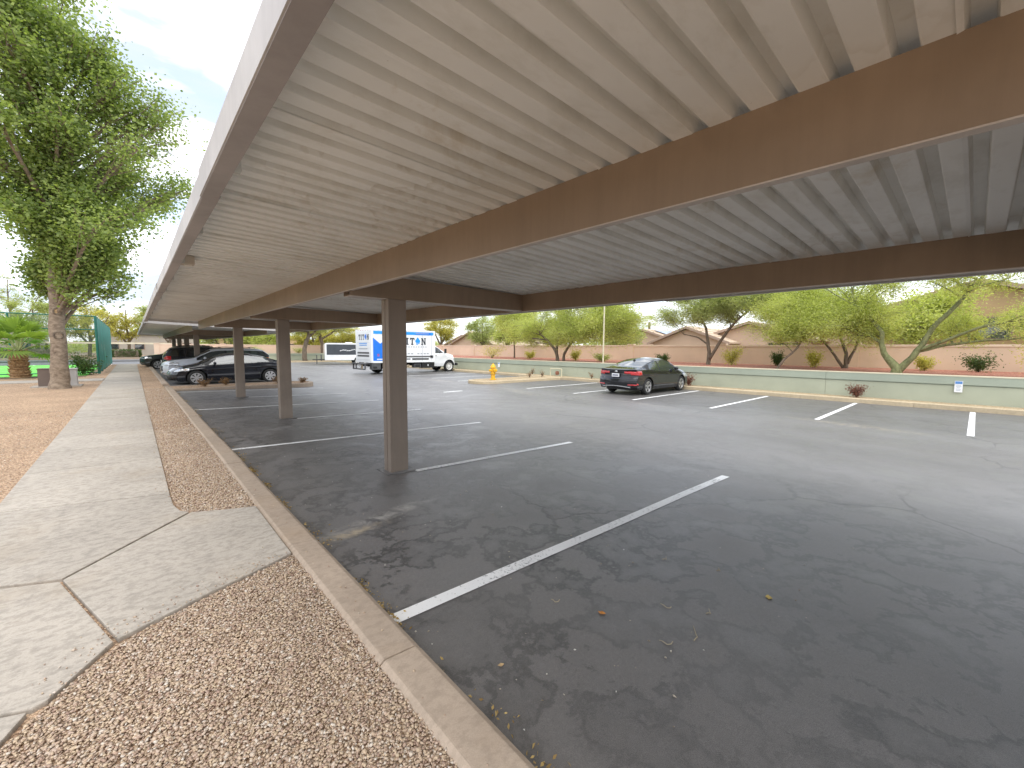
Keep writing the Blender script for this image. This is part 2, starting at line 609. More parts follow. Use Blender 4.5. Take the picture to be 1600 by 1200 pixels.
M = {}
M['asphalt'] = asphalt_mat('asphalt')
M['concrete'] = concrete_mat('sidewalk_concrete', (0.375, 0.335, 0.285), 0.7, 1.5)
M['kerb'] = concrete_mat('kerb_concrete', (0.40, 0.318, 0.245), 0.4, 2.0)
M['kerb_far'] = concrete_mat('kerb_concrete_far', (0.494, 0.403, 0.270), 0.3, 1.2)
M['line'] = paint_mat('line_paint', (0.86, 0.855, 0.84), 0.385)
M['gravel_bed'] = gravel_sheet_mat('gravel_bed', (0.373, 0.242, 0.157), (0.580, 0.391, 0.255), (0.773, 0.564, 0.383), 62)
M['sand'] = gravel_sheet_mat('pale_gravel', (0.386, 0.283, 0.163), (0.514, 0.398, 0.245), (0.606, 0.495, 0.343), 30)
M['red_gravel'] = gravel_sheet_mat('red_gravel', (0.304, 0.116, 0.076), (0.457, 0.189, 0.127), (0.566, 0.284, 0.193), 22)
M['stone'] = stone_mat('gravel_stone', [(0.0, (0.324, 0.219, 0.167)), (0.12, (0.414, 0.295, 0.220)), (0.36, (0.504, 0.382, 0.268)), (0.58, (0.558, 0.439, 0.304)), (0.76, (0.486, 0.365, 0.286)), (0.90, (0.576, 0.479, 0.378)), (1.0, (0.630, 0.563, 0.484))])
M['dirt'] = mat('dirt', (0.231, 0.175, 0.126), 0.9, 0.25, 0.4)
M['deck'] = deck_mat()
M['flange'] = steel_mat('flange_steel', (0.52, 0.46, 0.41))  # light bounced up from the ground is put into this paler tone
M['steel'] = steel_mat('taupe_steel', (0.265, 0.195, 0.135))
M['post_steel'] = steel_mat('post_steel', (0.245, 0.195, 0.155))
M['fascia'] = steel_mat('fascia_steel', (0.48, 0.455, 0.435))
M['fascia_shade'] = steel_mat('fascia_shade_tone', (0.34, 0.31, 0.30))  # darker copy of the fascia tone, carries the shade of its underside
M['galv'] = mat('galvanised', (0.55, 0.54, 0.50), 0.5, 0.1, 8, metal=0.3)

# ------------------------------------------------------------------ ground, lot, roads
def sheet(name, xs, ys, zf, m):
    xs = np.asarray(xs, float)
    ys = np.asarray(ys, float)
    X, Y = np.meshgrid(xs, ys, indexing='ij')
    Z = np.vectorize(zf)(X, Y)
    V = np.stack([X, Y, Z], -1).reshape(-1, 3)
    nx, ny = len(xs), len(ys)
    F = [(i * ny + j, (i + 1) * ny + j, (i + 1) * ny + j + 1, i * ny + j + 1) for i in range(nx - 1) for j in range(ny - 1)]
    return link(name, np_mesh(name, V, F, m))


tag(sheet('ground', [-900, 900], [-900, 900], lambda x, y: -0.45, M['dirt']), kind='structure')
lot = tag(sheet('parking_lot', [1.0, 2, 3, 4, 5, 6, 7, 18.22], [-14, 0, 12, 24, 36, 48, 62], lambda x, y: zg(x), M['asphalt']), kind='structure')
M['asphalt_road'] = mat('road_asphalt', (0.13, 0.13, 0.135), 0.6, 0.18, 0.8, bmp=0.2, bscale=150)
tag(sheet('road', [-60, 1.0], [46.5, 60], lambda x, y: 0.0, M['asphalt_road']), kind='structure')
tag(sheet('road', [-60, 6.5], [62.0, 68], lambda x, y: 0.02, M['asphalt_road']), kind='structure')

# parking-bay lines: near row ends at the kerb or at a post, far row ends at the far kerb
PITCH_Y = 2.743
for i in range(-3, 7):
    y = 2.21 + PITCH_Y * i
    atpost = (i % 2 == 1)
    x0, x1 = (2.74 if atpost else 1.06), 5.96
    if y > 18.9:
        continue
    xs = np.linspace(x0, x1, 5)
    V = []
    for x in xs:
        wob = 0.004 * math.sin(x * 3 + i)
        V += [(x, y - 0.05 + wob, zg(x) + 0.004), (x, y + 0.05 + wob, zg(x) + 0.004)]
    F = [(2 * k, 2 * k + 2, 2 * k + 3, 2 * k + 1) for k in range(len(xs) - 1)]
    link('parking_line', np_mesh('parking_line', V, F, M['line']), lot)
for i in range(-3, 14):
    y = -0.01 + 2.66 * i
    if 15.4 < y < 17.6:
        continue
    x0, x1 = 12.88, 18.05
    V = [(x0, y - 0.055, zg(9) + 0.004), (x1, y - 0.055, zg(9) + 0.004), (x1, y + 0.055, zg(9) + 0.004), (x0, y + 0.055, zg(9) + 0.004)]
    link('parking_line', np_mesh('parking_line', V, [(0, 1, 2, 3)], M['line']), lot)
# short worn dash in the aisle and marks on the far road
for (x, y, lx, ly) in ((9.6, 14.2, 0.9, 0.16), (-1.5, 50.5, 0.12, 2.0), (-6, 50.5, 0.12, 2.0), (-10.5, 50.5, 0.12, 2.0), (13.5, 38.5, 4.6, 0.11), (13.5, 41.2, 4.6, 0.11)):
    z = zg(x) + 0.004 if x > 1 else 0.004
    V = [(x - lx / 2, y - ly / 2, z), (x + lx / 2, y - ly / 2, z), (x + lx / 2, y + ly / 2, z), (x - lx / 2, y + ly / 2, z)]
    link('painted_dash', np_mesh('painted_dash', V, [(0, 1, 2, 3)], M['line']), lot)

# near kerb: poured lengths with open joints
kerb = empty('kerb', (0.9, 0, 0))
kerb['kind'] = 'structure'
KP = [(0.765, -0.10), (1.035, -0.10), (1.02, 0.06), (0.985, 0.128), (0.955, 0.15), (0.80, 0.158), (0.775, 0.14)]
joints = [-12, -8, -4.3, -1.35, 1.75, 3.28, 6.15, 7.95, 10.9, 13.8, 16.7, 19.35]
for k, (a, b_) in enumerate(zip(joints[:-1], joints[1:])):
    dx, dz = random.uniform(-0.006, 0.006), random.uniform(-0.004, 0.006)
    MB().prism([(p[0] + dx, p[1] + dz) for p in KP], a + 0.004, b_ - 0.004, 'y').build('kerb_length', M['kerb'], kerb, world=True, bevel=0.008)
for (a, b_) in zip([21.15, 24.4, 27.6, 30.8, 34, 37.2, 40.4, 43.6], [24.4, 27.6, 30.8, 34, 37.2, 40.4, 43.6, 46.5]):
    MB().prism(KP, a + 0.004, b_ - 0.004, 'y').build('kerb_length', M['kerb'], kerb, world=True)
# far kerb
kf = empty('far_kerb', (18.3, 0, -0.15))
kf['kind'] = 'structure'
for a in np.arange(-14, 52.9, 3.05):
    MB().prism([(18.20, -0.3), (18.36, -0.3), (18.36, 0.0), (18.24, 0.0), (18.21, -0.02)], a + 0.004, a + 3.046, 'y').build('kerb_length', M['kerb_far'], kf, world=True)
MB().prism([(53.0, -0.3), (53.16, -0.3), (53.16, 0.0), (53.0, 0.0)], 7.0, 18.2, 'x').build('kerb_length', M['kerb_far'], kf, world=True)
tag(sheet('planter_strip', [18.36, 19.2], [-14, 57.1], lambda x, y: -0.015, M['sand']), kind='structure')
tag(sheet('planter_strip', [7.0, 18.36], [53.16, 57.1], lambda x, y: -0.015, M['sand']), kind='structure')

# sidewalk: slabs with recessed joints, tops 15 cm above the asphalt
walk = empty('sidewalk', (-0.4, 10, 0.15))
walk['kind'] = 'structure'
ZS = 0.152


def slab(poly, z=ZS, dz=(0, 0)):
    b_ = MB()
    n = len(poly)
    b_.add([(p[0], p[1], z - 0.09) for p in poly] + [(p[0], p[1], z + dz[0] * p[0] + dz[1] * (p[1] - poly[0][1])) for p in poly],
           [tuple(range(n))[::-1], tuple(range(n, 2 * n))] + [(i, (i + 1) % n, (i + 1) % n + n, i + n) for i in range(n)])
    return b_.build('slab', M['concrete'], walk, world=True, bevel=0.007)


def inset(poly, d=0.005):
    cx = sum(p[0] for p in poly) / len(poly)
    cy = sum(p[1] for p in poly) / len(poly)
    out = []
    for p in poly:
        v = Vector((p[0] - cx, p[1] - cy))
        l = v.length
        out.append((cx + v.x * (l - d) / l, cy + v.y * (l - d) / l))
    return out


XL, XR = -0.98, 0.2
# the splayed apron that runs from the walk to the kerb
slab(inset([(-0.40, 3.71), (-0.13, 2.765), (0.04, 2.84), (0.27, 2.95), (0.52, 3.045), (0.765, 3.16), (0.765, 4.34), (0.55, 4.42), (0.31, 4.54)]))
slab(inset([(-0.40, 3.73), (0.30, 4.555), (0.245, 4.64), (0.21, 4.85), (XR, 5.25), (XL, 5.62), (-1.05, 4.75), (-1.2, 4.1)]))
slab(inset([(-0.405, 3.70), (-0.14, 2.755), (-0.24, 2.60), (-0.33, 2.46), (-0.37, 2.44), (-1.75, 3.05), (-1.45, 3.55), (-1.2, 4.08)]))
slab(inset([(-0.38, 2.43), (-0.43, 2.30), (-0.56, 2.0), (-0.62, 1.55), (-2.2, 1.9), (-2.0, 2.6), (-1.76, 3.04)]))
slab(inset([(-0.62, 1.54), (-0.63, 0.2), (-2.3, 0.2), (-2.2, 1.89)]))
slab(inset([(-0.63, 0.19), (-0.63, -6), (-2.3, -6), (-2.3, 0.19)]))
ys = [5.25, 7.06]
yy = 7.06
while yy < 46.5:
    yy += random.choice([1.25, 1.25, 1.28, 2.5]) if yy < 14 else 1.5
    ys.append(min(yy, 46.5))
prev_l = 5.62
for a, b_ in zip(ys[:-1], ys[1:]):
    sk = 0.12 if a < 8 else 0.0
    slab(inset([(XR, a + 0.006), (XR, b_ - 0.004), (XL, b_ + sk * 0.4 - 0.004), (XL, prev_l + 0.006)], 0.004), ZS + random.uniform(-0.004, 0.006))
    prev_l = b_ + sk * 0.4
# path that crosses in front of the court
for a in np.arange(-13, -1.0, 1.5):
    slab(inset([(a, 24.7), (min(a + 1.5, -1.0), 24.7), (min(a + 1.5, -1.0), 26.3), (a, 26.3)], 0.004), 0.155)

tag(sheet('gravel_bed', [-60, -3, 0.775], [-14, 4, 20, 29.0, 46.5], lambda x, y: 0.128, M['gravel_bed']), kind='structure')

# island across the end of the first row, with its own kerb and gravel
isl = empty('kerbed_island', (3.4, 20.2, 0.0))
isl['kind'] = 'structure'


def island(parent, x0, x1, y0, y1, r, z0, z1, kerbm, topm, flip=False):
    arc = []
    cy = (y0 + y1) / 2
    ry = (y1 - y0) / 2
    for k in range(13):
        a = -math.pi / 2 + math.pi * k / 12
        arc.append((x1 - r + r * math.cos(a), cy + ry * math.sin(a)))
    outer = [(x0, y0)] + arc + [(x0, y1)]
    if flip:
        outer = [(2 * ((x0 + x1) / 2) - p[0], p[1]) for p in outer][::-1]
    cx = (x0 + x1) / 2
    inner = []
    for p in outer:
        v = Vector((p[0] - cx, p[1] - cy))
        inner.append((cx + v.x * (1 - 0.16 / max(v.length, 0.5)), cy + (v.y * (1 - 0.15 / ry))))
    n = len(outer)
    b_ = MB()
    b_.add([(p[0], p[1], z0) for p in outer] + [(p[0], p[1], z1 - 0.02) for p in outer] + [(p[0] * 0.97 + q[0] * 0.03, p[1] * 0.9 + q[1] * 0.1, z1) for p, q in zip(outer, inner)] + [(p[0], p[1], z1) for p in inner] + [(p[0], p[1], z0) for p in inner],
           [(r_ * n + i, r_ * n + (i + 1) % n, (r_ + 1) * n + (i + 1) % n, (r_ + 1) * n + i) for r_ in range(4) for i in range(n)])
    b_.build('island_kerb', kerbm, parent, world=True)
    t = MB()
    t.add([(p[0], p[1], z1 - 0.02) for p in inner], [tuple(range(n))])
    t.build('island_gravel', topm, parent, world=True)


island(isl, 0.80, 6.0, 19.35, 21.1, 0.85, -0.2, 0.06, M['kerb'], M['gravel_bed'])
isl2 = empty('kerbed_island', (15.6, 16.8, -0.15))
isl2['kind'] = 'structure'
island(isl2, 12.5, 18.2, 16.0, 17.75, 0.85, -0.3, -0.01, M['kerb_far'], M['sand'], flip=True)

# ------------------------------------------------------------------ gravel stones
def ico_base():
    bm = bmesh.new()
    bmesh.ops.create_icosphere(bm, subdivisions=1, radius=1.0)
    v = np.array([p.co[:] for p in bm.verts])
    f = np.array([[q.index for q in p.verts] for p in bm.faces])
    bm.free()
    return v, f


ICO_V, ICO_F = ico_base()
# crushed stone: knocked-about blocks close by, eight-sided chips farther off
CUBE_V = np.array([(x, y, z) for x in (-0.72, 0.72) for y in (-0.72, 0.72) for z in (-0.72, 0.72)])
CUBE_F = np.array([(0, 1, 3), (0, 3, 2), (4, 6, 7), (4, 7, 5), (0, 4, 5), (0, 5, 1), (2, 3, 7), (2, 7, 6), (0, 2, 6), (0, 6, 4), (1, 5, 7), (1, 7, 3)])
OCT_V = np.array([(1, 0, 0), (-1, 0, 0), (0, 1, 0), (0, -1, 0), (0, 0, 1), (0, 0, -1)], float)
OCT_F = np.array([(0, 2, 4), (2, 1, 4), (1, 3, 4), (3, 0, 4), (2, 0, 5), (1, 2, 5), (3, 1, 5), (0, 3, 5)])


def scatter_stones(name, pts, sizes, m, shape=None):
    SV, SF = shape or (OCT_V, OCT_F)
    n = len(pts)
    var = []
    for k in range(14):
        s = SV * (1 + rng.uniform(-0.30, 0.30, (len(SV), 1))) + rng.normal(0, 0.10, SV.shape)
        var.append(s)
    var = np.array(var)
    pick = rng.integers(0, 14, n)
    base = var[pick]
    sc = np.stack([rng.uniform(0.8, 1.45, n), rng.uniform(0.65, 1.0, n), rng.uniform(0.42, 0.72, n)], -1)
    base = base * sc[:, None, :] * sizes[:, None, None]
    # random orientation, mostly flat
    az = rng.uniform(0, 2 * np.pi, n)
    tx = rng.normal(0, 0.38, n)
    ca, sa, ct, st_ = np.cos(az), np.sin(az), np.cos(tx), np.sin(tx)
    x, y, z = base[..., 0], base[..., 1], base[..., 2]
    y, z = y * ct[:, None] - z * st_[:, None], y * st_[:, None] + z * ct[:, None]
    x, y = x * ca[:, None] - y * sa[:, None], x * sa[:, None] + y * ca[:, None]
    V = np.stack([x, y, z], -1) + pts[:, None, :]
    nv = len(SV)
    F = (SF[None] + (np.arange(n) * nv)[:, None, None]).reshape(-1, 3)
    t = np.repeat(rng.uniform(0, 1, n), nv)
    me = np_mesh(name, V.reshape(-1, 3), F, m, t)
    return link(name, me)


def pts_in(poly, density, z):
    poly = np.array(poly)
    lo, hi = poly.min(0), poly.max(0)
    n = int((hi[0] - lo[0]) * (hi[1] - lo[1]) * density)
    p = rng.uniform(lo, hi, (n, 2))
    x, y = p[:, 0], p[:, 1]
    ins = np.zeros(n, bool)
    j = len(poly) - 1
    for i in range(len(poly)):
        xi, yi = poly[i]
        xj, yj = poly[j]
        c = ((yi > y) != (yj > y)) & (x < (xj - xi) * (y - yi) / (yj - yi + 1e-12) + xi)
        ins ^= c
        j = i
    p = p[ins]
    return np.column_stack([p, np.full(len(p), z) + rng.uniform(-0.006, 0.010, len(p))])


near_poly = [(0.775, 3.15), (0.52, 3.03), (0.27, 2.935), (0.04, 2.825), (-0.12, 2.735), (-0.235, 2.59), (-0.325, 2.45), (-0.42, 2.29), (-0.55, 1.99), (-0.61, 1.5), (-0.6, 0.7), (0.775, 0.7)]
p1 = pts_in(near_poly, 22000, 0.134)
tag(scatter_stones('gravel', p1, rng.uniform(0.0036, 0.0068, len(p1)) * rng.choice([1.0, 1.0, 1.0, 1.3], len(p1)), M['stone'], (CUBE_V, CUBE_F)), 'loose pinkish tan gravel in the bed between kerb and walk', 'gravel', kind='stuff')
strip = [(0.775, 4.36), (0.55, 4.44), (0.33, 4.56), (0.265, 4.65), (0.23, 4.85), (0.21, 5.25), (0.205, 9.5), (0.775, 9.5)]
p2 = pts_in(strip, 8000, 0.134)
strip2 = [(0.205, 9.5), (0.775, 9.5), (0.775, 19.3), (0.205, 19.3)]
p3 = pts_in(strip2, 1700, 0.134)
left = [(-1.0, 5.7), (-1.0, 14), (-5, 14), (-9, 9), (-9, 5.7)]
p4 = pts_in(left, 260, 0.130)
pp = np.concatenate([p2, p3, p4])
ss = np.concatenate([rng.uniform(0.0072, 0.0125, len(p2)), rng.uniform(0.009, 0.015, len(p3)), rng.uniform(0.007, 0.013, len(p4))])
# stones kicked out onto the concrete and the kerb
edge = [(0.765, 3.16), (0.52, 3.045), (0.27, 2.95), (0.04, 2.84), (-0.13, 2.765), (-0.33, 2.46)]
sp = []
for _ in range(170):
    k = random.randrange(len(edge) - 1)
    t = random.random()
    x_, y_ = edge[k][0] * (1 - t) + edge[k + 1][0] * t, edge[k][1] * (1 - t) + edge[k + 1][1] * t
    d_ = abs(random.gauss(0, 0.09))
    sp.append((x_ - 0.45 * d_, y_ + 0.9 * d_, 0.156))
for _ in range(160):
    sp.append((0.20 - abs(random.gauss(0, 0.05)), random.uniform(4.9, 13), 0.157))
for _ in range(70):
    sp.append((random.uniform(0.80, 0.90), random.uniform(0.9, 9), 0.158))
sp = np.array(sp)
pp = np.concatenate([pp, sp])
ss = np.concatenate([ss, rng.uniform(0.003, 0.0075, len(sp))])
tag(scatter_stones('gravel', pp, ss, M['stone']), 'tan gravel strip beside the long straight sidewalk', 'gravel', kind='stuff')


# ------------------------------------------------------------------ carports
DX0, DX1 = 0.40, 5.93          # deck runs across, falling slightly away from the walk


def zd(x):
    return 2.585 - 0.0355 * (x - 1.94)


RIB = 0.168


def deck_panel_mesh(npitch=4):
    """one roll-formed sheet: broad pans below, narrow recessed ribs between them; local y along the roof"""
    b = MB()
    prof = []
    y = 0.0
    for k in range(npitch):
        y0 = k * RIB
        prof += [(y0, 0.0), (y0 + 0.006, -0.002), (y0 + 0.090, -0.002), (y0 + 0.096, 0.0), (y0 + 0.105, 0.058), (y0 + 0.158, 0.058)]
    prof += [(npitch * RIB, 0.0), (npitch * RIB + 0.016, -0.0045)]
    xs = [DX0, 1.98, 3.5, 4.8, DX1]
    vs, fs = [], []
    n = len(prof)
    for t in (0.0, 0.0012):
        for x in xs:
            vs += [(x, p[0], zd(x) + p[1] + t) for p in prof]
    m = len(xs)
    for s in range(2):
        for i in range(m - 1):
            for j in range(n - 1):
                a = (s * m + i) * n + j
                fs.append((a, a + 1, a + n + 1, a + n))
    b.add(vs, fs)
    return b.mesh('deck_panel', M['deck'])


PANEL = deck_panel_mesh()


def c_purlin(parent, name, x, zb, h, y0, y1, s=1, fl=0.048, th=0.006, m=None):
    """cold-formed channel: web faces -x when s is 1"""
    b = MB()
    a, c = x, x + s * fl
    prof = [(a, zb), (c, zb), (c, zb + 0.02), (c - s * th, zb + 0.02), (c - s * th, zb + th), (a + s * th, zb + th), (a + s * th, zb + h - th), (c, zb + h - th), (c, zb + h), (a, zb + h)]
    b.prism(prof, y0, y1, 'y')
    o = b.build(name, m or M['steel'], parent, world=True)
    MB().box(min(a, c) + 0.001, max(a, c) + 0.004, y0, y1, zb - 0.007, zb - 0.0005).build('bottom_flange', M['flange'], o, world=True)  # pale strip under the channel, painted as if lit from below
    return o


def carport(ya, yb, posts, label, dx=0.0, dz=0.0):
    root = empty('carport', (2.55, ya, 0), 0, label, 'carport', 'steel shade canopies over the bays')
    # deck panels
    y = ya + 0.03
    k = 0
    off = root.location
    while y < yb - 0.03:
        o = link('deck_panel', PANEL, root, (-off[0] , y - off[1], -0.0045 * (k % 2) + random.uniform(-0.0012, 0.0012)))
        if y + 4 * RIB > yb:
            o.scale = (1, (yb - 0.03 - y) / (4 * RIB), 1)
        y += 4 * RIB
        k += 1
    zA, zB = zd(1.94) - 0.30, zd(4.78) - 0.27
    pa = c_purlin(root, 'purlin', 1.94, zA, 0.30 - 0.003, ya + 0.12, yb - 0.12)
    pb = c_purlin(root, 'purlin', 4.78, zB, 0.27 - 0.003, ya + 0.12, yb - 0.12)
    for yp in posts:
        # doubled channel post with the seam in its side
        pz = zg(2.55) - 0.15
        p = MB()
        w, d = 0.125, 0.10
        p.box(2.56 - w, 2.56 + w, yp - d, yp - 0.006, pz, 2.222)
        post = p.build('post', M['post_steel'], root, world=True, bevel=0.012)
        q = MB()
        q.box(2.56 - w, 2.56 + w, yp + 0.006, yp + d, pz, 2.222)
        q.build('post_channel', M['post_steel'], post, world=True, bevel=0.012)
        q = MB()
        q.box(2.56 - w + 0.012, 2.56 + w - 0.012, yp - 0.006, yp + 0.006, pz, 2.222)
        q.build('post_seam', M['steel'], post, world=True)
        q = MB()
        q.box(2.56 - 0.2, 2.56 + 0.2, yp - 0.17, yp + 0.17, zg(2.56) - 0.1, zg(2.56) + 0.010)
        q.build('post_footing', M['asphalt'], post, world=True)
        # cross beam between the two purlins
        b = MB()
        for s, yy in ((-1, yp - 0.098), (1, yp + 0.098)):
            a, c = yy, yy - s * 0.07
            lo, hi = 2.224, 0
            for (x0, x1) in ((1.94 + 0.009, 4.78 - 0.004),):
                top0, top1 = zd(x0 + 0.08) - 0.075, zd(x1) - 0.008
                vs = []
                for x, tz in ((x0 + 0.002, top0), (x1, top1)):
                    vs += [(x, a, lo), (x, c, lo), (x, c, lo + 0.02), (x, c + s * 0.005, lo + 0.02), (x, c + s * 0.005, lo + 0.005), (x, a - s * 0.005, lo + 0.005),
                           (x, a - s * 0.005, tz - 0.005), (x, c, tz - 0.005), (x, c, tz), (x, a, tz)]
                b.add(vs, [tuple(range(10)), tuple(range(19, 9, -1))] + [(i, (i + 1) % 10, (i + 1) % 10 + 10, i + 10) for i in range(10)])
        cb = b.build('cross_beam', M['steel'], root, world=True)
        for x0_, x1_ in ((1.96, 2.43), (2.69, 4.77)):
            MB().box(x0_, x1_, yp - 0.0985, yp + 0.0985, 2.217, 2.2235).build('bottom_flange', M['flange'], cb, world=True)
    # fascia: folded sheet with bottom flange, in lengths that lap
    def fascia_len(xo, s, zb, y0, y1, th=0.003):
        h = 0.145
        prof = [(xo, zb), (xo + s * 0.085, zb), (xo + s * 0.085, zb + 0.004), (xo + s * 0.004, zb + 0.004), (xo + s * 0.004, zb + h - 0.004), (xo + s * 0.04, zb + h - 0.004), (xo + s * 0.04, zb + h), (xo, zb + h)]
        fo = MB().prism(prof, y0, y1, 'y').build('fascia', M['fascia'], root, world=True)
        MB().box(min(xo + s * 0.006, xo + s * 0.088), max(xo + s * 0.006, xo + s * 0.088), y0, y1, zb - 0.006, zb - 0.0005).build('fascia_shade_strip', M['fascia_shade'], fo, world=True)  # thin strip with the underside shade painted in
        return fo
    cuts = [ya] + [c for c in np.arange(ya + (3.12 - ya) % 6.1, yb, 6.1)] + [yb]
    cuts = sorted(set(round(float(c), 3) for c in cuts))
    for i, (a, b_) in enumerate(zip(cuts[:-1], cuts[1:])):
        if b_ - a < 0.05:
            continue
        o = 0.010 if i % 2 else 0.0
        fascia_len(0.352 - o, 1, 2.503 - o, a - (0.05 if i % 2 else 0), b_ + (0.05 if i % 2 else 0))
        fascia_len(5.975 + o, -1, 2.335 - o, a - (0.05 if i % 2 else 0), b_ + (0.05 if i % 2 else 0))
    for yy, s in ((ya - 0.008, 1), (yb + 0.008, -1)):
        b = MB()
        n = 8
        vs = []
        for x in np.linspace(0.345, 5.985, n):
            vs += [(x, yy, zd(x) - 0.10), (x, yy + s * 0.004, zd(x) - 0.10), (x, yy + s * 0.004, zd(x) + 0.055), (x, yy, zd(x) + 0.055)]
        fs = [(0, 1, 2, 3), tuple(4 * (n - 1) + q for q in (3, 2, 1, 0))]
        for i in range(n - 1):
            for q in range(4):
                fs.append((4 * i + q, 4 * i + (q + 1) % 4, 4 * i + 4 + (q + 1) % 4, 4 * i + 4 + q))
        b.add(vs, fs)
        b.build('end_fascia', M['fascia'], root, world=True)
    # small galvanised clips that hold the fascia
    y = ya + 0.9
    while y < yb:
        b = MB().box(5.88, 5.962, y - 0.018, y + 0.018, 2.325, 2.339)
        b.build('fascia_clip', M['galv'], root, world=True)
        y += 1.55
    y = ya + (2.68 - ya) % 1.61
    while y < yb:
        b = MB().box(0.362, 0.47, y - 0.012, y + 0.012, 2.512, 2.524).box(0.44, 0.475, y - 0.012, y + 0.012, 2.524, zd(0.45) + 0.002)
        b.build('fascia_clip', M['galv'], root, world=True)
        y += 1.61
    return root


cp1 = carport(-8.0, 20.5, [-5.95, -0.45, 5.15, 10.65, 16.13], 'long taupe steel carport with ribbed deck directly overhead')
cp2 = carport(22.6, 46.4, [28.1, 33.6, 39.1, 44.6], 'second taupe carport beyond the gravel island, over the parked cars')
# underside light
b = MB().box(0.46, 0.58, 6.08, 6.24, zd(0.5) - 0.10, zd(0.5) - 0.001)
lt = b.build('canopy_light', mat('lamp_box', (0.55, 0.47, 0.38), 0.5), None, bevel=0.01)
tag(lt, 'small tan junction box under the left edge of the near carport deck', 'junction box')
MB().box(0.485, 0.555, 6.10, 6.22, zd(0.5) - 0.112, zd(0.5) - 0.1).build('lens', mat('lamp_lens', (0.72, 0.68, 0.6), 0.3), lt)

# ------------------------------------------------------------------ walls on the far side
M['green_wall'] = mat('sage_stucco', (0.40, 0.425, 0.325), 0.85, 0.07, 0.9, 0.25, bmp=0.25, bscale=70)
M['green_cap'] = mat('sage_stucco_dark', (0.345, 0.385, 0.31), 0.85, 0.07, 0.9, 0.25, bmp=0.25, bscale=70)
M['cream'] = mat('cream_cap', (0.62, 0.57, 0.42), 0.8, 0.06, 1.2)
M['pink'] = mat('pink_stucco', (0.66, 0.51, 0.38), 0.88, 0.07, 0.6, 0.25, bmp=0.3, bscale=50)
M['pink_cap'] = mat('pink_cap', (0.70, 0.57, 0.44), 0.85, 0.06, 0.8, 0.25)


def low_wall(name, segs, label):
    root = empty(name, (segs[0][0], segs[0][1], 0), 0, label, 'wall')
    for (x0, y0, x1, y1) in segs:
        alongy = abs(y1 - y0) > abs(x1 - x0)
        L_ = abs(y1 - y0) if alongy else abs(x1 - x0)
        n = max(1, int(round(L_ / 6.1)))
        for i in range(n):
            a, b_ = i / n, (i + 1) / n

            def bx(t0, t1, z0, z1):
                if alongy:
                    ya_, yb_ = y0 + (y1 - y0) * a, y0 + (y1 - y0) * b_
                    return MB().box(x0 - t0, x0 + 0.2 + t1, ya_ + 0.004, yb_ - 0.004, z0, z1)
                xa_, xb_ = x0 + (x1 - x0) * a, x0 + (x1 - x0) * b_
                return MB().box(xa_ + 0.004, xb_ - 0.004, y0 - t0, y0 + 0.2 + t1, z0, z1)
            bx(0, 0, -0.4, 0.545).build('wall_panel', M['green_wall'], root, world=True)
            bx(-0.02, 0, 0.545, 0.575).build('groove', M['green_cap'], root, world=True)
            bx(0.035, 0.02, 0.575, 0.825).build('coping', M['green_cap'], root, world=True)
            bx(0.045, 0.03, 0.825, 0.86).build('cap', M['cream'], root, world=True)
    return root


low_wall('low_wall', [(19.2, -14, 19.2, 57.0)], 'long low sage green wall with cream cap behind the far parking bays')
low_wall('low_wall', [(6.8, 57.2, 19.1, 57.2)], 'low sage green wall closing the far end of the lot behind the trailer')
tag(sheet('red_gravel_bank', [19.4, 20.5, 24, 27.15], [-14, 10, 34, 61], lambda x, y: 0.80 + 0.03 * math.sin(y * 0.6) * (x > 19.5), M['red_gravel']), kind='structure')
tag(sheet('red_gravel_bank', [2.0, 19.4], [57.4, 61], lambda x, y: 0.78, M['red_gravel']), kind='structure')
tag(sheet('yard', [27.1, 60, 400], [-200, 61, 400], lambda x, y: 0.72, M['dirt']), kind='structure')
tag(sheet('yard', [-300, 27.1], [74, 400], lambda x, y: 0.08, M['dirt']), kind='structure')


def block_wall(name, p0, p1, zt, label, pil=6.2):
    root = empty(name, (p0[0], p0[1], 0.6), 0, label, 'wall')
    alongy = abs(p1[1] - p0[1]) > abs(p1[0] - p0[0])
    L_ = abs(p1[1] - p0[1]) if alongy else abs(p1[0] - p0[0])
    n = int(round(L_ / pil))

    def bx(a, b_, t0, t1, z0, z1):
        if alongy:
            return MB().box(p0[0] - t0, p0[0] + t1, p0[1] + a, p0[1] + b_, z0, z1)
        return MB().box(p0[0] + a, p0[0] + b_, p0[1] - t0, p0[1] + t1, z0, z1)
    for i in range(n):
        a, b_ = i * L_ / n, (i + 1) * L_ / n
        bx(a + 0.24, b_ - 0.24, 0, 0.15, 0.2, zt - 0.10).build('wall_panel', M['pink'], root, world=True)
        bx(a + 0.24, b_ - 0.24, 0.03, 0.18, zt - 0.10, zt).build('cap', M['pink_cap'], root, world=True)
        bx(a - 0.236, a + 0.236, 0.055, 0.21, 0.2, zt + 0.02).build('pilaster', M['pink'], root, world=True)
        bx(a - 0.27, a + 0.27, 0.09, 0.24, zt + 0.02, zt + 0.075).build('pilaster_cap', M['pink_cap'], root, world=True)
    return root


block_wall('block_wall', (27.15, -15), (27.15, 62), 1.93, 'long salmon pink block wall with pilasters above the red gravel')
block_wall('block_wall', (2, 61.5), (26.8, 61.5), 1.9, 'salmon pink block wall crossing behind the trailer and far trees')

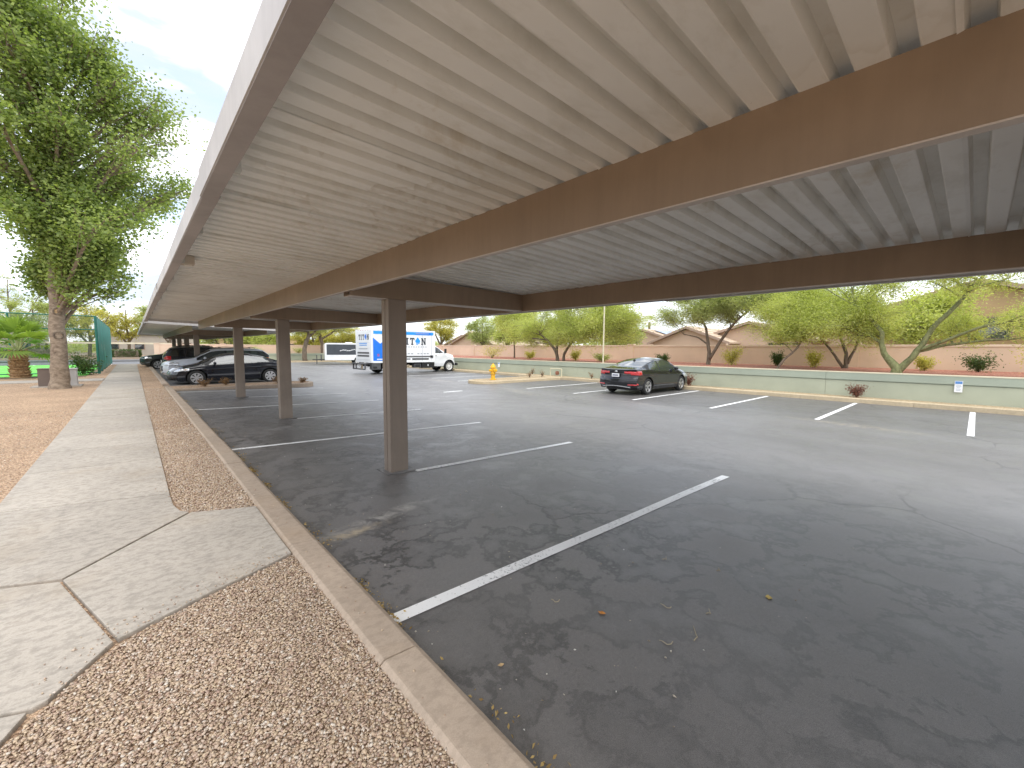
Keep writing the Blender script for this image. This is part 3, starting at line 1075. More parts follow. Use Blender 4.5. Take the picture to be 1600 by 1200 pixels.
# notice on the green wall
sg = empty('wall_sign', (19.16, 0.34, 0.51), 0, 'small white notice with blue header on the low green wall', 'sign')
MB().box(19.145, 19.155, 0.25, 0.43, 0.34, 0.69).build('sign_plate', mat('sign_white', (0.82, 0.83, 0.84), 0.4, 0.02), sg, world=True)
MB().box(19.141, 19.1448, 0.262, 0.418, 0.60, 0.68).build('sign_header', mat('sign_blue', (0.10, 0.25, 0.55), 0.4, 0.05), sg, world=True)
mk = mat('sign_ink', (0.35, 0.40, 0.46), 0.5, 0.02)
for k, (w0, z) in enumerate(((0.10, 0.555), (0.12, 0.515), (0.08, 0.475), (0.11, 0.43), (0.09, 0.39))):
    MB().box(19.142, 19.1448, 0.34 - w0 / 2, 0.34 + w0 / 2, z, z + 0.014).build('sign_line', mk, sg, world=True)
wt = empty('wall_sign', (19.16, 24.6, 0.6), 0, 'tiny white notice on the green wall just right of the truck', 'sign')
MB().box(19.145, 19.155, 22.5, 22.72, 0.30, 0.62).build('sign_plate', bpy.data.materials['sign_white'], wt, world=True)
MB().box(19.141, 19.1448, 22.53, 22.69, 0.54, 0.60).build('sign_header', bpy.data.materials['sign_blue'], wt, world=True)


# ------------------------------------------------------------------ vehicles
def carpaint(name, col, rough=0.22, metal=0.0, coat=1.0):
    m, nt, b = new_mat(name)
    n = noise(nt, 2.0, 4)
    nt.links.new(ramp(nt, n, [(0.3, [x * 0.92 for x in col]), (0.7, [min(1, x * 1.06) for x in col])]), b.inputs['Base Color'])
    dust = noise(nt, 14, 6, 0.7)
    nt.links.new(ramp(nt, dust, [(0.3, rough), (0.75, rough + 0.03)]), b.inputs['Roughness'])
    b.inputs['Metallic'].default_value = metal
    b.inputs['Coat Weight'].default_value = coat
    b.inputs['Coat Roughness'].default_value = 0.03
    b.inputs['Specular IOR Level'].default_value = 0.12
    return m


M['black_paint'] = carpaint('black_paint', (0.012, 0.013, 0.016))
M['black_paint2'] = carpaint('blue_black_paint', (0.010, 0.012, 0.018))
M['silver_paint'] = carpaint('silver_paint', (0.58, 0.61, 0.66), 0.3, 0.15)
M['dark_paint'] = carpaint('dark_green_grey_paint', (0.035, 0.045, 0.045), 0.25, 0.2)
M['charcoal_paint'] = carpaint('charcoal_paint', (0.020, 0.021, 0.026))
M['white_paint'] = carpaint('white_paint', (0.78, 0.79, 0.80), 0.3)
M['rubber'] = mat('tyre_rubber', (0.018, 0.018, 0.018), 0.8, 0.2, 9)
M['alloy'] = mat('wheel_alloy', (0.60, 0.60, 0.61), 0.32, 0.06, 6, metal=0.75)
M['white_rim'] = mat('steel_wheel', (0.66, 0.65, 0.62), 0.4, 0.06, 6)
M['black_trim'] = mat('black_trim', (0.014, 0.014, 0.015), 0.55, 0.15, 6)
M['chrome'] = mat('bright_trim', (0.75, 0.76, 0.78), 0.15, 0.03, 5, metal=0.95)
M['red_lens'] = mat('red_lens', (0.50, 0.018, 0.022), 0.12, 0.1, 12, coat=1.0)
M['amber_lens'] = mat('amber_lens', (0.65, 0.30, 0.05), 0.15, 0.08, 12, coat=1.0)
M['lamp_lens'] = mat('clear_lens', (0.55, 0.57, 0.60), 0.1, 0.1, 12, metal=0.4, coat=1.0)
M['plate'] = mat('plate_white', (0.78, 0.79, 0.80), 0.5, 0.04, 8)
M['plate_ink'] = mat('plate_ink', (0.10, 0.10, 0.16), 0.5, 0.04, 8)


def glass_mat(name, tint, rough=0.03, ior=1.75):
    m, nt, b = new_mat(name)
    nt.links.new(ramp(nt, noise(nt, 3, 3), [(0.3, [x * 0.9 for x in tint]), (0.7, tint)]), b.inputs['Base Color'])
    b.inputs['Roughness'].default_value = rough
    b.inputs['Specular IOR Level'].default_value = 0.9
    b.inputs['IOR'].default_value = ior
    b.inputs['Coat Weight'].default_value = 1.0
    b.inputs['Coat Roughness'].default_value = 0.02
    tr = nt.nodes.new('ShaderNodeBsdfTransparent')
    tr.inputs['Color'].default_value = (tint[0] * 6, tint[1] * 6.5, tint[2] * 6.4, 1)
    ms = nt.nodes.new('ShaderNodeMixShader')
    ms.inputs[0].default_value = 0.35
    nt.links.new(b.outputs[0], ms.inputs[1])
    nt.links.new(tr.outputs[0], ms.inputs[2])
    nt.links.new(ms.outputs[0], nt.nodes['Material Output'].inputs['Surface'])
    return m


M['glass'] = glass_mat('car_glass', (0.055, 0.07, 0.072))
M['rear_glass'] = glass_mat('rear_screen_glass', (0.06, 0.07, 0.075), 0.03, 3.2)
M['dark_glass'] = glass_mat('privacy_glass', (0.012, 0.013, 0.015))


def lerp_curve(pts, x):
    """smooth-ish interpolation through (x, v) pairs"""
    if x <= pts[0][0]:
        return pts[0][1]
    for (x0, v0), (x1, v1) in zip(pts[:-1], pts[1:]):
        if x <= x1:
            t = (x - x0) / (x1 - x0)
            return v0 + (v1 - v0) * t
    return pts[-1][1]


def smooth_curve(pts, n=400, k=9):
    xs = np.linspace(pts[0][0], pts[-1][0], n)
    ys_ = np.interp(xs, [p[0] for p in pts], [p[1] for p in pts])
    w = np.hanning(2 * k + 3)[1:-1]
    w /= w.sum()
    yp = np.concatenate([np.full(k, ys_[0]), ys_, np.full(k, ys_[-1])])
    ysm = np.convolve(yp, w, 'valid')
    return lambda x: float(np.interp(x, xs, ysm))


def wheel(parent, x, y, r, w, spokes=5, rimm='alloy', style='alloy'):
    """tyre with the rim as its child; y>0 is the left side"""
    s = 1 if y > 0 else -1
    hw = w / 2
    t = MB().lathe([(r * 0.64, -hw * 0.9), (r * 0.86, -hw), (r * 0.97, -hw * 0.78), (r, -hw * 0.4), (r, hw * 0.4), (r * 0.97, hw * 0.78), (r * 0.86, hw), (r * 0.64, hw * 0.9)], 32, 'y', closed=True)
    ty = t.build('wheel', M['rubber'], parent, smooth=True)
    ty.location = (x, y, r)
    rim = MB()
    o = s * hw
    rim.lathe([(r * 0.66, o * 0.80), (r * 0.665, o * 0.93), (r * 0.61, o * 0.93), (r * 0.59, o * 0.55)], 32, 'y')
    rim.lathe([(0.001, o * 0.82), (r * 0.13, o * 0.80), (r * 0.15, o * 0.62), (r * 0.15, o * 0.4)], 16, 'y')
    if style == 'alloy':
        for k in range(spokes):
            for d in (-0.13, 0.13):
                a = 2 * math.pi * (k / spokes) + 0.3
                c0, c1 = a + d * 0.5, a + d * 1.15
                wd = r * 0.055
                p0 = Vector((math.cos(c0) * r * 0.10, 0, math.sin(c0) * r * 0.10))
                p1 = Vector((math.cos(c1) * r * 0.63, 0, math.sin(c1) * r * 0.63))
                nrm = Vector((-math.sin(a), 0, math.cos(a))) * wd
                q = [p0 - nrm, p1 - nrm, p1 + nrm, p0 + nrm]
                vs = [(v.x, o * 0.78, v.z) for v in q] + [(v.x, o * 0.58, v.z) for v in q]
                rim.add(vs, [(0, 1, 2, 3), (4, 7, 6, 5), (0, 4, 5, 1), (1, 5, 6, 2), (2, 6, 7, 3), (3, 7, 4, 0)])
    else:
        rim.lathe([(r * 0.59, o * 0.55), (r * 0.40, o * 0.35), (r * 0.30, o * 0.75), (r * 0.13, o * 0.80)], 32, 'y')
    ri = rim.build('rim', M[rimm], ty, smooth=False)
    back = MB().lathe([(0.001, o * 0.40), (r * 0.60, o * 0.40)], 24, 'y')
    back.build('brake_disc', M['black_trim'], ty)
    return ty


def loft_car(root, S):
    """one shell of stations x rows; faces are sorted into named parts by S['cls']"""
    L, W = S['L'], S['W']
    top = smooth_curve(S['top'], k=S.get('soft', 6))
    belt = smooth_curve(S['belt'], k=8)
    wid = smooth_curve(S['width'], k=8)
    roofw = smooth_curve(S['roofw'], k=10)
    x0, x1 = -L / 2, L / 2
    xs = list(np.linspace(x0, x1, S.get('n', 120)))
    arches = S['arches']          # (x, R)
    R0 = S['wheel_z']
    sill = S['sill']
    nl, ng, nr = 15, 8, 6

    def zbot(x):
        z = smoothz = lerp_curve(S['bottom'], x)
        for ax, ar in arches:
            d = abs(x - ax)
            if d < ar:
                z = max(z, R0 + math.sqrt(max(ar * ar - d * d, 0)))
        return z

    fx, rx = S['front'], S['rear']    # bumper shapes: list of (z, how far the face is pulled back)

    def section(x):
        w = wid(x) * W / 2
        bz, tz, zb = belt(x), top(x), zbot(x)
        green = tz > bz + 0.02
        sh = min(bz, tz - 0.005)
        rows = []
        zz = np.linspace(zb, sh, nl)
        for z in zz:
            u = (z - sill) / max(sh - sill, 0.05)
            u = min(max(u, -0.2), 1.0)
            # rocker tucks in, widest a little above the wheels, shoulder turns in
            k = 1.0 - 0.055 * max(0, 0.25 - u) / 0.25 - 0.05 * max(0, u - 0.72) ** 2 / 0.0784 + S.get('crease', 0.010) * math.exp(-((u - 0.80) / 0.05) ** 2) - 0.008 * math.exp(-((u - 0.45) / 0.16) ** 2)
            rows.append((w * k, z))
        ws = rows[-1][0]
        h = max(tz - sh, 0.004)
        wr = min(roofw(x) * W / 2, ws * 0.99)
        if h < 0.12:
            wr = ws * 0.90 + (wr - ws * 0.90) * (h / 0.12) if wr < ws * 0.9 else ws * 0.90
        for i in range(1, ng + 1):
            t = i / ng
            rows.append((ws + (wr - ws) * (t ** 1.15) * 0.98, sh + (h * 0.86) * t if green else sh + h * 0.5 * t))
        wl_, zl_ = rows[-1]
        for i in range(1, nr + 1):
            t = i / nr
            a = t * math.pi / 2
            rows.append((wl_ * (1 - t) ** 1.0 if i < nr else 0.0, zl_ + (tz - zl_) * math.sin(a) ** (0.8)))
        return rows

    secs = [section(x) for x in xs]
    n = len(secs[0])

    def face_x(x, y, z):
        yy = abs(y) / (W / 2)
        lim_f = x1 - np.interp(z, [p[0] for p in fx], [p[1] for p in fx]) - S.get('fcurve', 0.16) * yy ** 2.6
        lim_r = x0 + np.interp(z, [p[0] for p in rx], [p[1] for p in rx]) + S.get('rcurve', 0.12) * yy ** 2.6
        return float(min(max(x, lim_r), lim_f))
    parts = {}

    def put(name, quad):
        parts.setdefault(name, []).append(quad)
    cls = S['cls']
    m = len(xs)
    for s in (1, -1):
        P = [[Vector((face_x(xs[i], r_[0], r_[1]), s * r_[0], r_[1])) for r_ in secs[i]] for i in range(m)]
        for i in range(m - 1):
            for j in range(n - 1):
                q = [P[i][j], P[i + 1][j], P[i + 1][j + 1], P[i][j + 1]]
                c = (q[0] + q[1] + q[2] + q[3]) / 4
                zone = 'low' if j < nl - 1 else ('glass' if j < nl - 1 + ng else 'roof')
                put(cls(c.x, c.y, c.z, zone, j - (nl - 1), S), q if s > 0 else q[::-1])
    for end, i in (('front', m - 1), ('rear', 0)):
        nc = 48
        sec = secs[i]
        grid = []
        for (w, z) in sec:
            grid.append([Vector((face_x(xs[i], w * (2 * c / nc - 1), z), w * (2 * c / nc - 1), z)) for c in range(nc + 1)])
        for j in range(n - 1):
            for c in range(nc):
                q = [grid[j][c], grid[j][c + 1], grid[j + 1][c + 1], grid[j + 1][c]]
                cc = (q[0] + q[1] + q[2] + q[3]) / 4
                put(cls(cc.x, cc.y, cc.z, end, j - (nl - 1), S), q if end == 'front' else q[::-1])
    made = {}
    def islands(quads):
        own, group = {}, []
        for q in quads:
            ks = [(round(p.x, 3), round(p.y, 3), round(p.z, 3)) for p in q]
            hit = sorted({own[k] for k in ks if k in own})
            tgt = hit[0] if hit else len(group)
            if not hit:
                group.append([])
            for h_ in hit[1:]:
                group[tgt] += group[h_]
                group[h_] = []
                for k in own:
                    if own[k] == h_:
                        own[k] = tgt
            group[tgt].append(q)
            for k in ks:
                own[k] = tgt
        return [g for g in group if g]
    for nm0 in [k for k in parts if k.startswith('window_trim')]:
        for i_, g in enumerate(islands(parts.pop(nm0))):
            parts['%s_%d' % (nm0, i_)] = g
    for name, quads in parts.items():
        nm = name.split('#')[0]
        V, F, idx = [], [], {}
        for q in quads:
            f = []
            for p in q:
                k = (round(p.x, 4), round(p.y, 4), round(p.z, 4))
                if k not in idx:
                    idx[k] = len(V)
                    V.append(k)
                if idx[k] not in f:
                    f.append(idx[k])
            if len(f) >= 3:
                F.append(tuple(f))
        b = MB()
        b.v, b.f = V, F
        o = link(nm, b.mesh(nm, S['mats'].get(nm, S['mats']['body']), True), root)
        bm = bmesh.new()
        bm.from_mesh(o.data)
        bmesh.ops.recalc_face_normals(bm, faces=bm.faces)
        bm.normal_update()
        out = 0
        for f in bm.faces:
            c = f.calc_center_median()
            out += f.normal.dot(Vector((c.x * 0.2, c.y, c.z - 0.6)))
        if out < 0:
            bmesh.ops.reverse_faces(bm, faces=bm.faces)
        if nm in ('taillight', 'headlight', 'fog_reflector', 'grille'):
            bm.normal_update()
            bmesh.ops.solidify(bm, geom=bm.faces[:], thickness=-0.010)
        bm.to_mesh(o.data)
        bm.free()
        made.setdefault(nm, []).append(o)
    # floor pan and wheel houses, dark
    u = MB()
    u.box(x0 + 0.35, x1 - 0.35, -W / 2 + 0.26, W / 2 - 0.26, sill - 0.02, sill + 0.36)
    u.box(arches[0][0] - arches[0][1] - 0.12, arches[1][0] - 0.5 * arches[1][1], -W / 2 + 0.14, W / 2 - 0.14, sill + 0.02, sill + 0.1) if False else None
    u.build('underbody', M['black_trim'], root)
    return made


def std_cls(x, y, z, zone, j, S):
    side = 'l' if y > 0 else 'r'
    tl = S.get('tail')
    if tl and tl(x, abs(y), z, zone):
        return 'taillight#' + side
    hl = S.get('head')
    if hl and hl(x, abs(y), z, zone):
        return 'headlight#' + side
    gr = S.get('grille')
    if gr and gr(x, abs(y), z, zone):
        return 'grille'
    fg = S.get('fog')
    if fg and fg(x, abs(y), z, zone):
        return 'fog_reflector#' + side
    if zone in ('glass', 'roof'):
        bz = S['beltf'](x)
        for k, (xa, xb, slope_a, slope_b) in enumerate(S['side_win']):
            if zone == 'glass' and 0 <= j <= 6 and z > bz + 0.02:
                h = z - bz
                if xa + slope_a * h < x < xb + slope_b * h:
                    return 'side_window#%s%d' % (side, k)
        tz = S['topf'](x)
        if zone == 'roof' and j >= 9 or (zone == 'roof' and abs(y) < S['W'] * 0.36):
            a, b_ = S['screen']
            if a < x < b_ and tz > bz + 0.03:
                return 'windshield'
            a, b_ = S['rear_glass']
            if a < x < b_ and tz > bz + 0.04:
                return 'rear_window'
        if zone == 'glass' and z > bz + 0.005 and tz > bz + 0.15 and S.get('pillar_black') and j < 7 and S['side_win'][0][0] - 0.2 < x < S['side_win'][-1][1] + 0.1:
            return 'window_trim#%s%d' % (side, sum(1 for q in S['side_win'] if q[1] + q[3] * (z - bz) < x))
    return 'body'


def finish_car(root, S, wheels=True, mirrors=True, spokes=5, tyre_w=0.21):
    S['beltf'] = smooth_curve(S['belt'], k=8)
    S['topf'] = smooth_curve(S['top'], k=S.get('soft', 6))
    S.setdefault('cls', std_cls)
    made = loft_car(root, S)
    W = S['W']
    for ax, ar in S['arches']:
        for s in (1, -1):
            wheel(root, ax, s * (W / 2 - tyre_w / 2 - 0.015), S['wheel_z'] , tyre_w, spokes, S.get('rim', 'alloy'), S.get('rim_style', 'alloy'))
            a = MB()
            # wheel-house liner
            pts = []
            for k in range(13):
                t = math.pi * k / 12
                pts.append((ax + math.cos(t) * ar * 0.985, S['wheel_z'] + math.sin(t) * ar * 0.985))
            vs = [(p[0], s * (W / 2 - 0.05), p[1]) for p in pts] + [(p[0], s * (W / 2 - 0.36), p[1]) for p in pts]
            nn = len(pts)
            a.add(vs, [(i, i + 1, i + 1 + nn, i + nn) for i in range(nn - 1)] + [tuple(range(nn, 2 * nn))])
            a.build('wheel_arch', M['black_trim'], root)
    if mirrors:
        mx_, mz = S['mirror']
        for s in (1, -1):
            b = MB()
            wy = W / 2 * 0.93
            b.lathe([(0.001, 0.0), (0.05, 0.015), (0.075, 0.06), (0.075, 0.13), (0.055, 0.18), (0.001, 0.19)], 12, 'y')
            b.v = [(mx_ + p[0] * 0.75, s * (wy + p[1]), mz + p[2] * 0.85) for p in b.v]
            b.tube([(mx_ - 0.02, s * (wy - 0.08), mz - 0.06), (mx_, s * (wy + 0.05), mz - 0.02)], 0.022, 6)
            b.build('mirror', S['mats'].get('mirror', S['mats']['body']), root, smooth=True)
    for (hx, hz) in S.get('handles', []):
        for s in (1, -1):
            yw = smooth_curve(S['width'], k=8)(hx) * W / 2
            MB().box(hx - 0.09, hx + 0.09, s * yw - 0.012, s * yw + 0.022, hz - 0.016, hz + 0.016).build('door_handle', S['mats'].get('door_handle', S['mats']['body']), root, bevel=0.008)
    # seats seen through the glass
    for (sx, sy) in S.get('seats', []):
        b = MB()
        b.prism([(sx - 0.06, 0.45), (sx + 0.05, 0.45), (sx - 0.10, S['seat_top']), (sx - 0.20, S['seat_top'])], sy - 0.23, sy + 0.23, 'y')
        b.prism([(sx - 0.13, S['seat_top']), (sx - 0.17, S['seat_top']), (sx - 0.20, S['seat_top'] + 0.16), (sx - 0.14, S['seat_top'] + 0.17)], sy - 0.12, sy + 0.12, 'y')
        b.build('seat', M['black_trim'], root)
    return made


# --- black saloon, seen from behind, nosed up to the green wall
def sedan():
    L, W = 4.55, 1.78
    S = dict(L=L, W=W, sill=0.20, wheel_z=0.318, arches=[(-1.30, 0.375), (1.40, 0.375)], n=150,
             top=[(-2.28, 0.90), (-2.20, 0.985), (-2.05, 1.02), (-1.72, 1.055), (-1.55, 1.10), (-1.0, 1.29), (-0.55, 1.405), (-0.1, 1.435), (0.3, 1.42), (0.62, 1.345), (1.25, 1.00), (1.42, 0.945), (1.9, 0.83), (2.15, 0.73), (2.275, 0.62)],
             belt=[(-2.28, 0.98), (-1.7, 0.985), (-0.8, 0.935), (0.4, 0.89), (1.2, 0.86), (2.0, 0.74), (2.28, 0.60)],
             width=[(-2.28, 0.93), (-2.0, 0.965), (-1.3, 1.0), (0, 0.985), (1.4, 1.0), (2.0, 0.955), (2.28, 0.90)],
             roofw=[(-2.28, 0.86), (-1.2, 0.74), (-0.4, 0.68), (0.4, 0.68), (1.3, 0.82), (2.28, 0.85)],
             bottom=[(-2.28, 0.30), (-2.0, 0.24), (-1.5, 0.20), (1.6, 0.19), (2.0, 0.20), (2.28, 0.25)],
             front=[(0.2, 0.10), (0.35, 0.02), (0.5, 0.0), (0.62, 0.06), (0.8, 0.30)],
             rear=[(0.25, 0.10), (0.36, 0.03), (0.50, 0.0), (0.62, 0.02), (0.72, 0.09), (0.90, 0.10), (1.0, 0.06), (1.05, 0.10)],
             fcurve=0.30, rcurve=0.20, crease=0.014,
             side_win=[(-1.22, -0.42, 0.55, 0.0), (-0.34, 0.98, 0.0, -1.25)], screen=(0.58, 1.28), rear_glass=(-1.68, -0.72),
             mats=dict(body=M['black_paint'], windshield=M['glass'], rear_window=M['rear_glass'], side_window=M['glass'], taillight=M['red_lens'], headlight=M['lamp_lens'], fog_reflector=M['red_lens'], window_trim=M['black_trim'], grille=M['black_trim']),
             tail=lambda x, y, z, zone: x < -1.78 and 0.775 + 0.20 * max(0, 0.70 - y) < z < 0.935 - 0.10 * max(0, 0.70 - y) and y > 0.33 and zone in ('rear', 'low'),
             head=lambda x, y, z, zone: x > 1.55 and 0.60 < z < 0.74 and y > 0.42 and zone in ('front', 'low'),
             fog=lambda x, y, z, zone: x < -2.0 and 0.40 < z < 0.445 and y > 0.52 and zone in ('rear', 'low'),
             grille=lambda x, y, z, zone: x > 2.0 and 0.28 < z < 0.44 and y < 0.5 and zone == 'front',
             mirror=(0.78, 0.99), handles=[(-0.85, 0.82), (0.22, 0.80)], pillar_black=True,
             seats=[(-0.05, 0.36), (-0.05, -0.36), (-0.95, 0.36), (-0.95, -0.36)], seat_top=1.0)
    root = empty('parked_car', (16.12, 9.37, -0.15), 0.0, 'black four-door saloon nosed up to the green wall, red tail lamps facing us', 'car')
    finish_car(root, S, spokes=5)
    MB().box(-2.262, -2.235, -0.16, 0.16, 0.70, 0.83).build('license_plate', M['plate'], root, bevel=0.004)
    for k in range(6):
        MB().box(-2.2665, -2.2625, -0.13 + k * 0.044, -0.10 + k * 0.044, 0.735, 0.795).build('plate_character', M['plate_ink'], root)
    # badge, antenna stub, lower diffuser
    b = MB().lathe([(0.001, -0.012), (0.03, -0.010), (0.036, 0.0)], 16, 'x')
    b.v = [(p[0] - 2.222, p[1] * 1.7, p[2] + 0.905) for p in b.v]
    b.build('badge', M['chrome'], root)
    MB().prism([(-1.02, 1.285), (-0.86, 1.335), (-0.97, 1.365)], -0.018, 0.018, 'y').build('antenna', M['black_trim'], root)
    b = MB()
    for k in range(16):
        y0, y1 = -0.62 + k * 0.0775, -0.62 + (k + 1) * 0.0775
        cc = lambda y: -2.262 + 0.20 * (abs(y) / 0.89) ** 2.6
        zz = lambda y: 0.345 - 0.05 * (abs(y) / 0.62) ** 2
        b.add([(cc(y0) - 0.012, y0, zz(y0)), (cc(y1) - 0.012, y1, zz(y1)), (cc(y1) - 0.012, y1, zz(y1) + 0.022), (cc(y0) - 0.012, y0, zz(y0) + 0.022), (cc(y0) + 0.05, y0, zz(y0)), (cc(y1) + 0.05, y1, zz(y1)), (cc(y1) + 0.05, y1, zz(y1) + 0.022), (cc(y0) + 0.05, y0, zz(y0) + 0.022)],
              [(0, 3, 2, 1), (0, 1, 5, 4), (3, 7, 6, 2)])
    b.build('bumper_lip', M['alloy'], root)
    return root


sedan()


def coupe():
    L, W = 4.68, 1.80
    S = dict(L=L, W=W, sill=0.19, wheel_z=0.325, arches=[(-1.42, 0.385), (1.38, 0.385)], n=150,
             top=[(-2.34, 0.80), (-2.25, 0.93), (-2.05, 0.985), (-1.85, 1.02), (-1.2, 1.25), (-0.6, 1.375), (-0.1, 1.40), (0.25, 1.37), (0.6, 1.27), (1.18, 0.97), (1.4, 0.91), (1.9, 0.82), (2.15, 0.74), (2.335, 0.58)],
             belt=[(-2.34, 0.95), (-1.6, 0.96), (-0.6, 0.93), (0.6, 0.87), (1.2, 0.84), (2.0, 0.72), (2.34, 0.56)],
             width=[(-2.34, 0.92), (-2.0, 0.965), (-1.4, 1.0), (0, 0.98), (1.4, 1.0), (2.0, 0.95), (2.34, 0.88)],
             roofw=[(-2.34, 0.84), (-1.4, 0.74), (-0.5, 0.68), (0.3, 0.68), (1.2, 0.82), (2.34, 0.85)],
             bottom=[(-2.34, 0.30), (-2.0, 0.22), (2.0, 0.19), (2.34, 0.24)],
             front=[(0.2, 0.09), (0.35, 0.01), (0.5, 0.0), (0.62, 0.06), (0.8, 0.30)],
             rear=[(0.25, 0.12), (0.45, 0.0), (0.60, 0.01), (0.9, 0.06), (1.0, 0.04)], fcurve=0.34, rcurve=0.22, crease=0.016,
             side_win=[(-1.45, -0.40, 1.3, 0.10), (-0.32, 0.98, 0.10, -1.3)], screen=(0.5, 1.20), rear_glass=(-1.9, -0.75),
             mats=dict(body=M['black_paint2'], windshield=M['glass'], rear_window=M['glass'], side_window=M['glass'], taillight=M['red_lens'], headlight=M['lamp_lens'], window_trim=M['black_trim'], grille=M['black_trim']),
             tail=lambda x, y, z, zone: x < -1.95 and 0.70 < z < 0.86 and y > 0.36 and zone in ('rear', 'low'),
             head=lambda x, y, z, zone: x > 1.62 and 0.585 + 0.10 * (2.2 - x) < z < 0.70 + 0.07 * (2.2 - x) and y > 0.40 and zone in ('front', 'low', 'glass'),
             grille=lambda x, y, z, zone: x > 2.0 and 0.27 < z < 0.42 and y < 0.6 and zone == 'front',
             mirror=(0.72, 0.96), handles=[(-0.52, 0.80)], pillar_black=True,
             seats=[(-0.05, 0.36), (-0.05, -0.36)], seat_top=0.98)
    root = empty('parked_car', (3.36, 23.25, zg(3.36) - 0.01), math.pi, 'shiny black coupe with alloy wheels just behind the gravel island', 'car')
    finish_car(root, S, spokes=7)
    # bright window-line strip and amber corner lamps
    for s in (1, -1):
        pts = [(x, s * (0.93 * 0.9), S['beltf'](x) + 0.012) for x in np.linspace(-1.4, 0.95, 14)]
        MB().tube(pts, 0.008, 5).build('window_molding', M['chrome'], root)
        MB().box(1.60, 1.78, s * 0.868 - 0.01, s * 0.868 + 0.012, 0.665, 0.70).build('corner_lamp', M['amber_lens'], root, bevel=0.006)
    return root


coupe()


def suv(loc, rz, paint, label, glassm='dark_glass', tall=1.66, name='parked_car', rear_only=False, spokes=5):
    L, W = 4.62, 1.86
    h = tall - 1.66
    S = dict(L=L, W=W, sill=0.26, wheel_z=0.35, arches=[(-1.32, 0.42), (1.34, 0.42)], n=150,
             top=[(-2.31, 1.06), (-2.24, 1.12), (-2.16, 1.26), (-1.92, 1.58 + h), (-1.7, 1.63 + h), (-0.6, 1.68 + h), (0.1, 1.66 + h), (0.42, 1.58 + h), (1.02, 1.13), (1.2, 1.09), (1.8, 1.02), (2.1, 0.94), (2.30, 0.82)],
             belt=[(-2.31, 1.12), (-1.6, 1.10), (0, 1.03), (1.0, 1.0), (1.9, 0.92), (2.31, 0.80)],
             width=[(-2.31, 0.93), (-2.0, 0.965), (-1.3, 1.0), (0, 0.985), (1.35, 1.0), (2.0, 0.96), (2.31, 0.90)],
             roofw=[(-2.31, 0.80), (-1.9, 0.74), (-0.4, 0.72), (0.4, 0.72), (1.1, 0.85), (2.31, 0.85)],
             bottom=[(-2.31, 0.38), (-2.0, 0.30), (-1.5, 0.26), (1.6, 0.25), (2.0, 0.26), (2.31, 0.32)],
             front=[(0.25, 0.12), (0.45, 0.02), (0.62, 0.0), (0.8, 0.03), (1.0, 0.16)],
             rear=[(0.3, 0.10), (0.5, 0.0), (0.66, 0.01), (0.8, 0.06), (1.2, 0.06)], fcurve=0.28, rcurve=0.18, crease=0.012,
             side_win=[(-1.95, -1.30, 0.35, 0.05), (-1.22, -0.26, 0.0, 0.0), (-0.18, 0.92, 0.0, -1.0)], screen=(0.38, 1.05), rear_glass=(-2.2, -1.88),
             mats=dict(body=paint, windshield=M['glass'], rear_window=M['dark_glass'], side_window=M[glassm], taillight=M['red_lens'], headlight=M['lamp_lens'], window_trim=M['black_trim'], grille=M['black_trim']),
             tail=lambda x, y, z, zone: x < -1.92 and 0.90 < z < 1.10 and y > 0.50 and zone in ('rear', 'low', 'glass'),
             head=lambda x, y, z, zone: x > 1.66 and 0.76 < z < 0.90 and y > 0.44 and zone in ('front', 'low'),
             grille=lambda x, y, z, zone: x > 2.0 and 0.50 < z < 0.74 and y < 0.50 and zone == 'front',
             mirror=(0.66, 1.10), handles=[(-0.95, 0.95), (0.12, 0.93)], pillar_black=True,
             seats=[(0.1, 0.38), (0.1, -0.38), (-0.85, 0.38), (-0.85, -0.38)], seat_top=1.15)
    root = empty(name, loc, rz, label, 'car')
    finish_car(root, S, spokes=spokes, tyre_w=0.23)
    for s in (1, -1):
        MB().tube([(-1.55, s * 0.60, 1.645 + h), (-1.4, s * 0.60, 1.70 + h), (-0.1, s * 0.60, 1.71 + h), (0.08, s * 0.60, 1.665 + h)], 0.016, 6).build('roof_rail', M['black_trim'], root)
    # lower cladding
    b = MB().box(2.24, 2.315, -0.55, 0.55, 0.40, 0.44)
    b.build('bumper_trim', M['chrome'] if rear_only is False else M['black_trim'], root, bevel=0.01)
    for k in range(3):
        MB().box(2.285, 2.322, -0.46, 0.46, 0.53 + k * 0.07, 0.555 + k * 0.07).build('grille_bar', M['chrome'], root)
    MB().box(-2.325, -2.29, -0.17, 0.17, 0.74, 0.87).build('license_plate', M['plate'], root)
    return root


suv((3.25, 26.15, zg(3.25)), math.pi, M['silver_paint'], 'silver crossover parked directly behind the black coupe', 'glass', tall=1.60, spokes=6)
suv((3.50, 31.5, zg(3.4)), 0.0, M['charcoal_paint'], 'dark sport utility car backed in, its red tail lamp beside the walk', tall=1.66)
suv((2.62, 39.9, zg(3.0)), math.pi, M['dark_paint'], 'dark grey green off-road car, farthest under the second carport', tall=1.72, spokes=6)


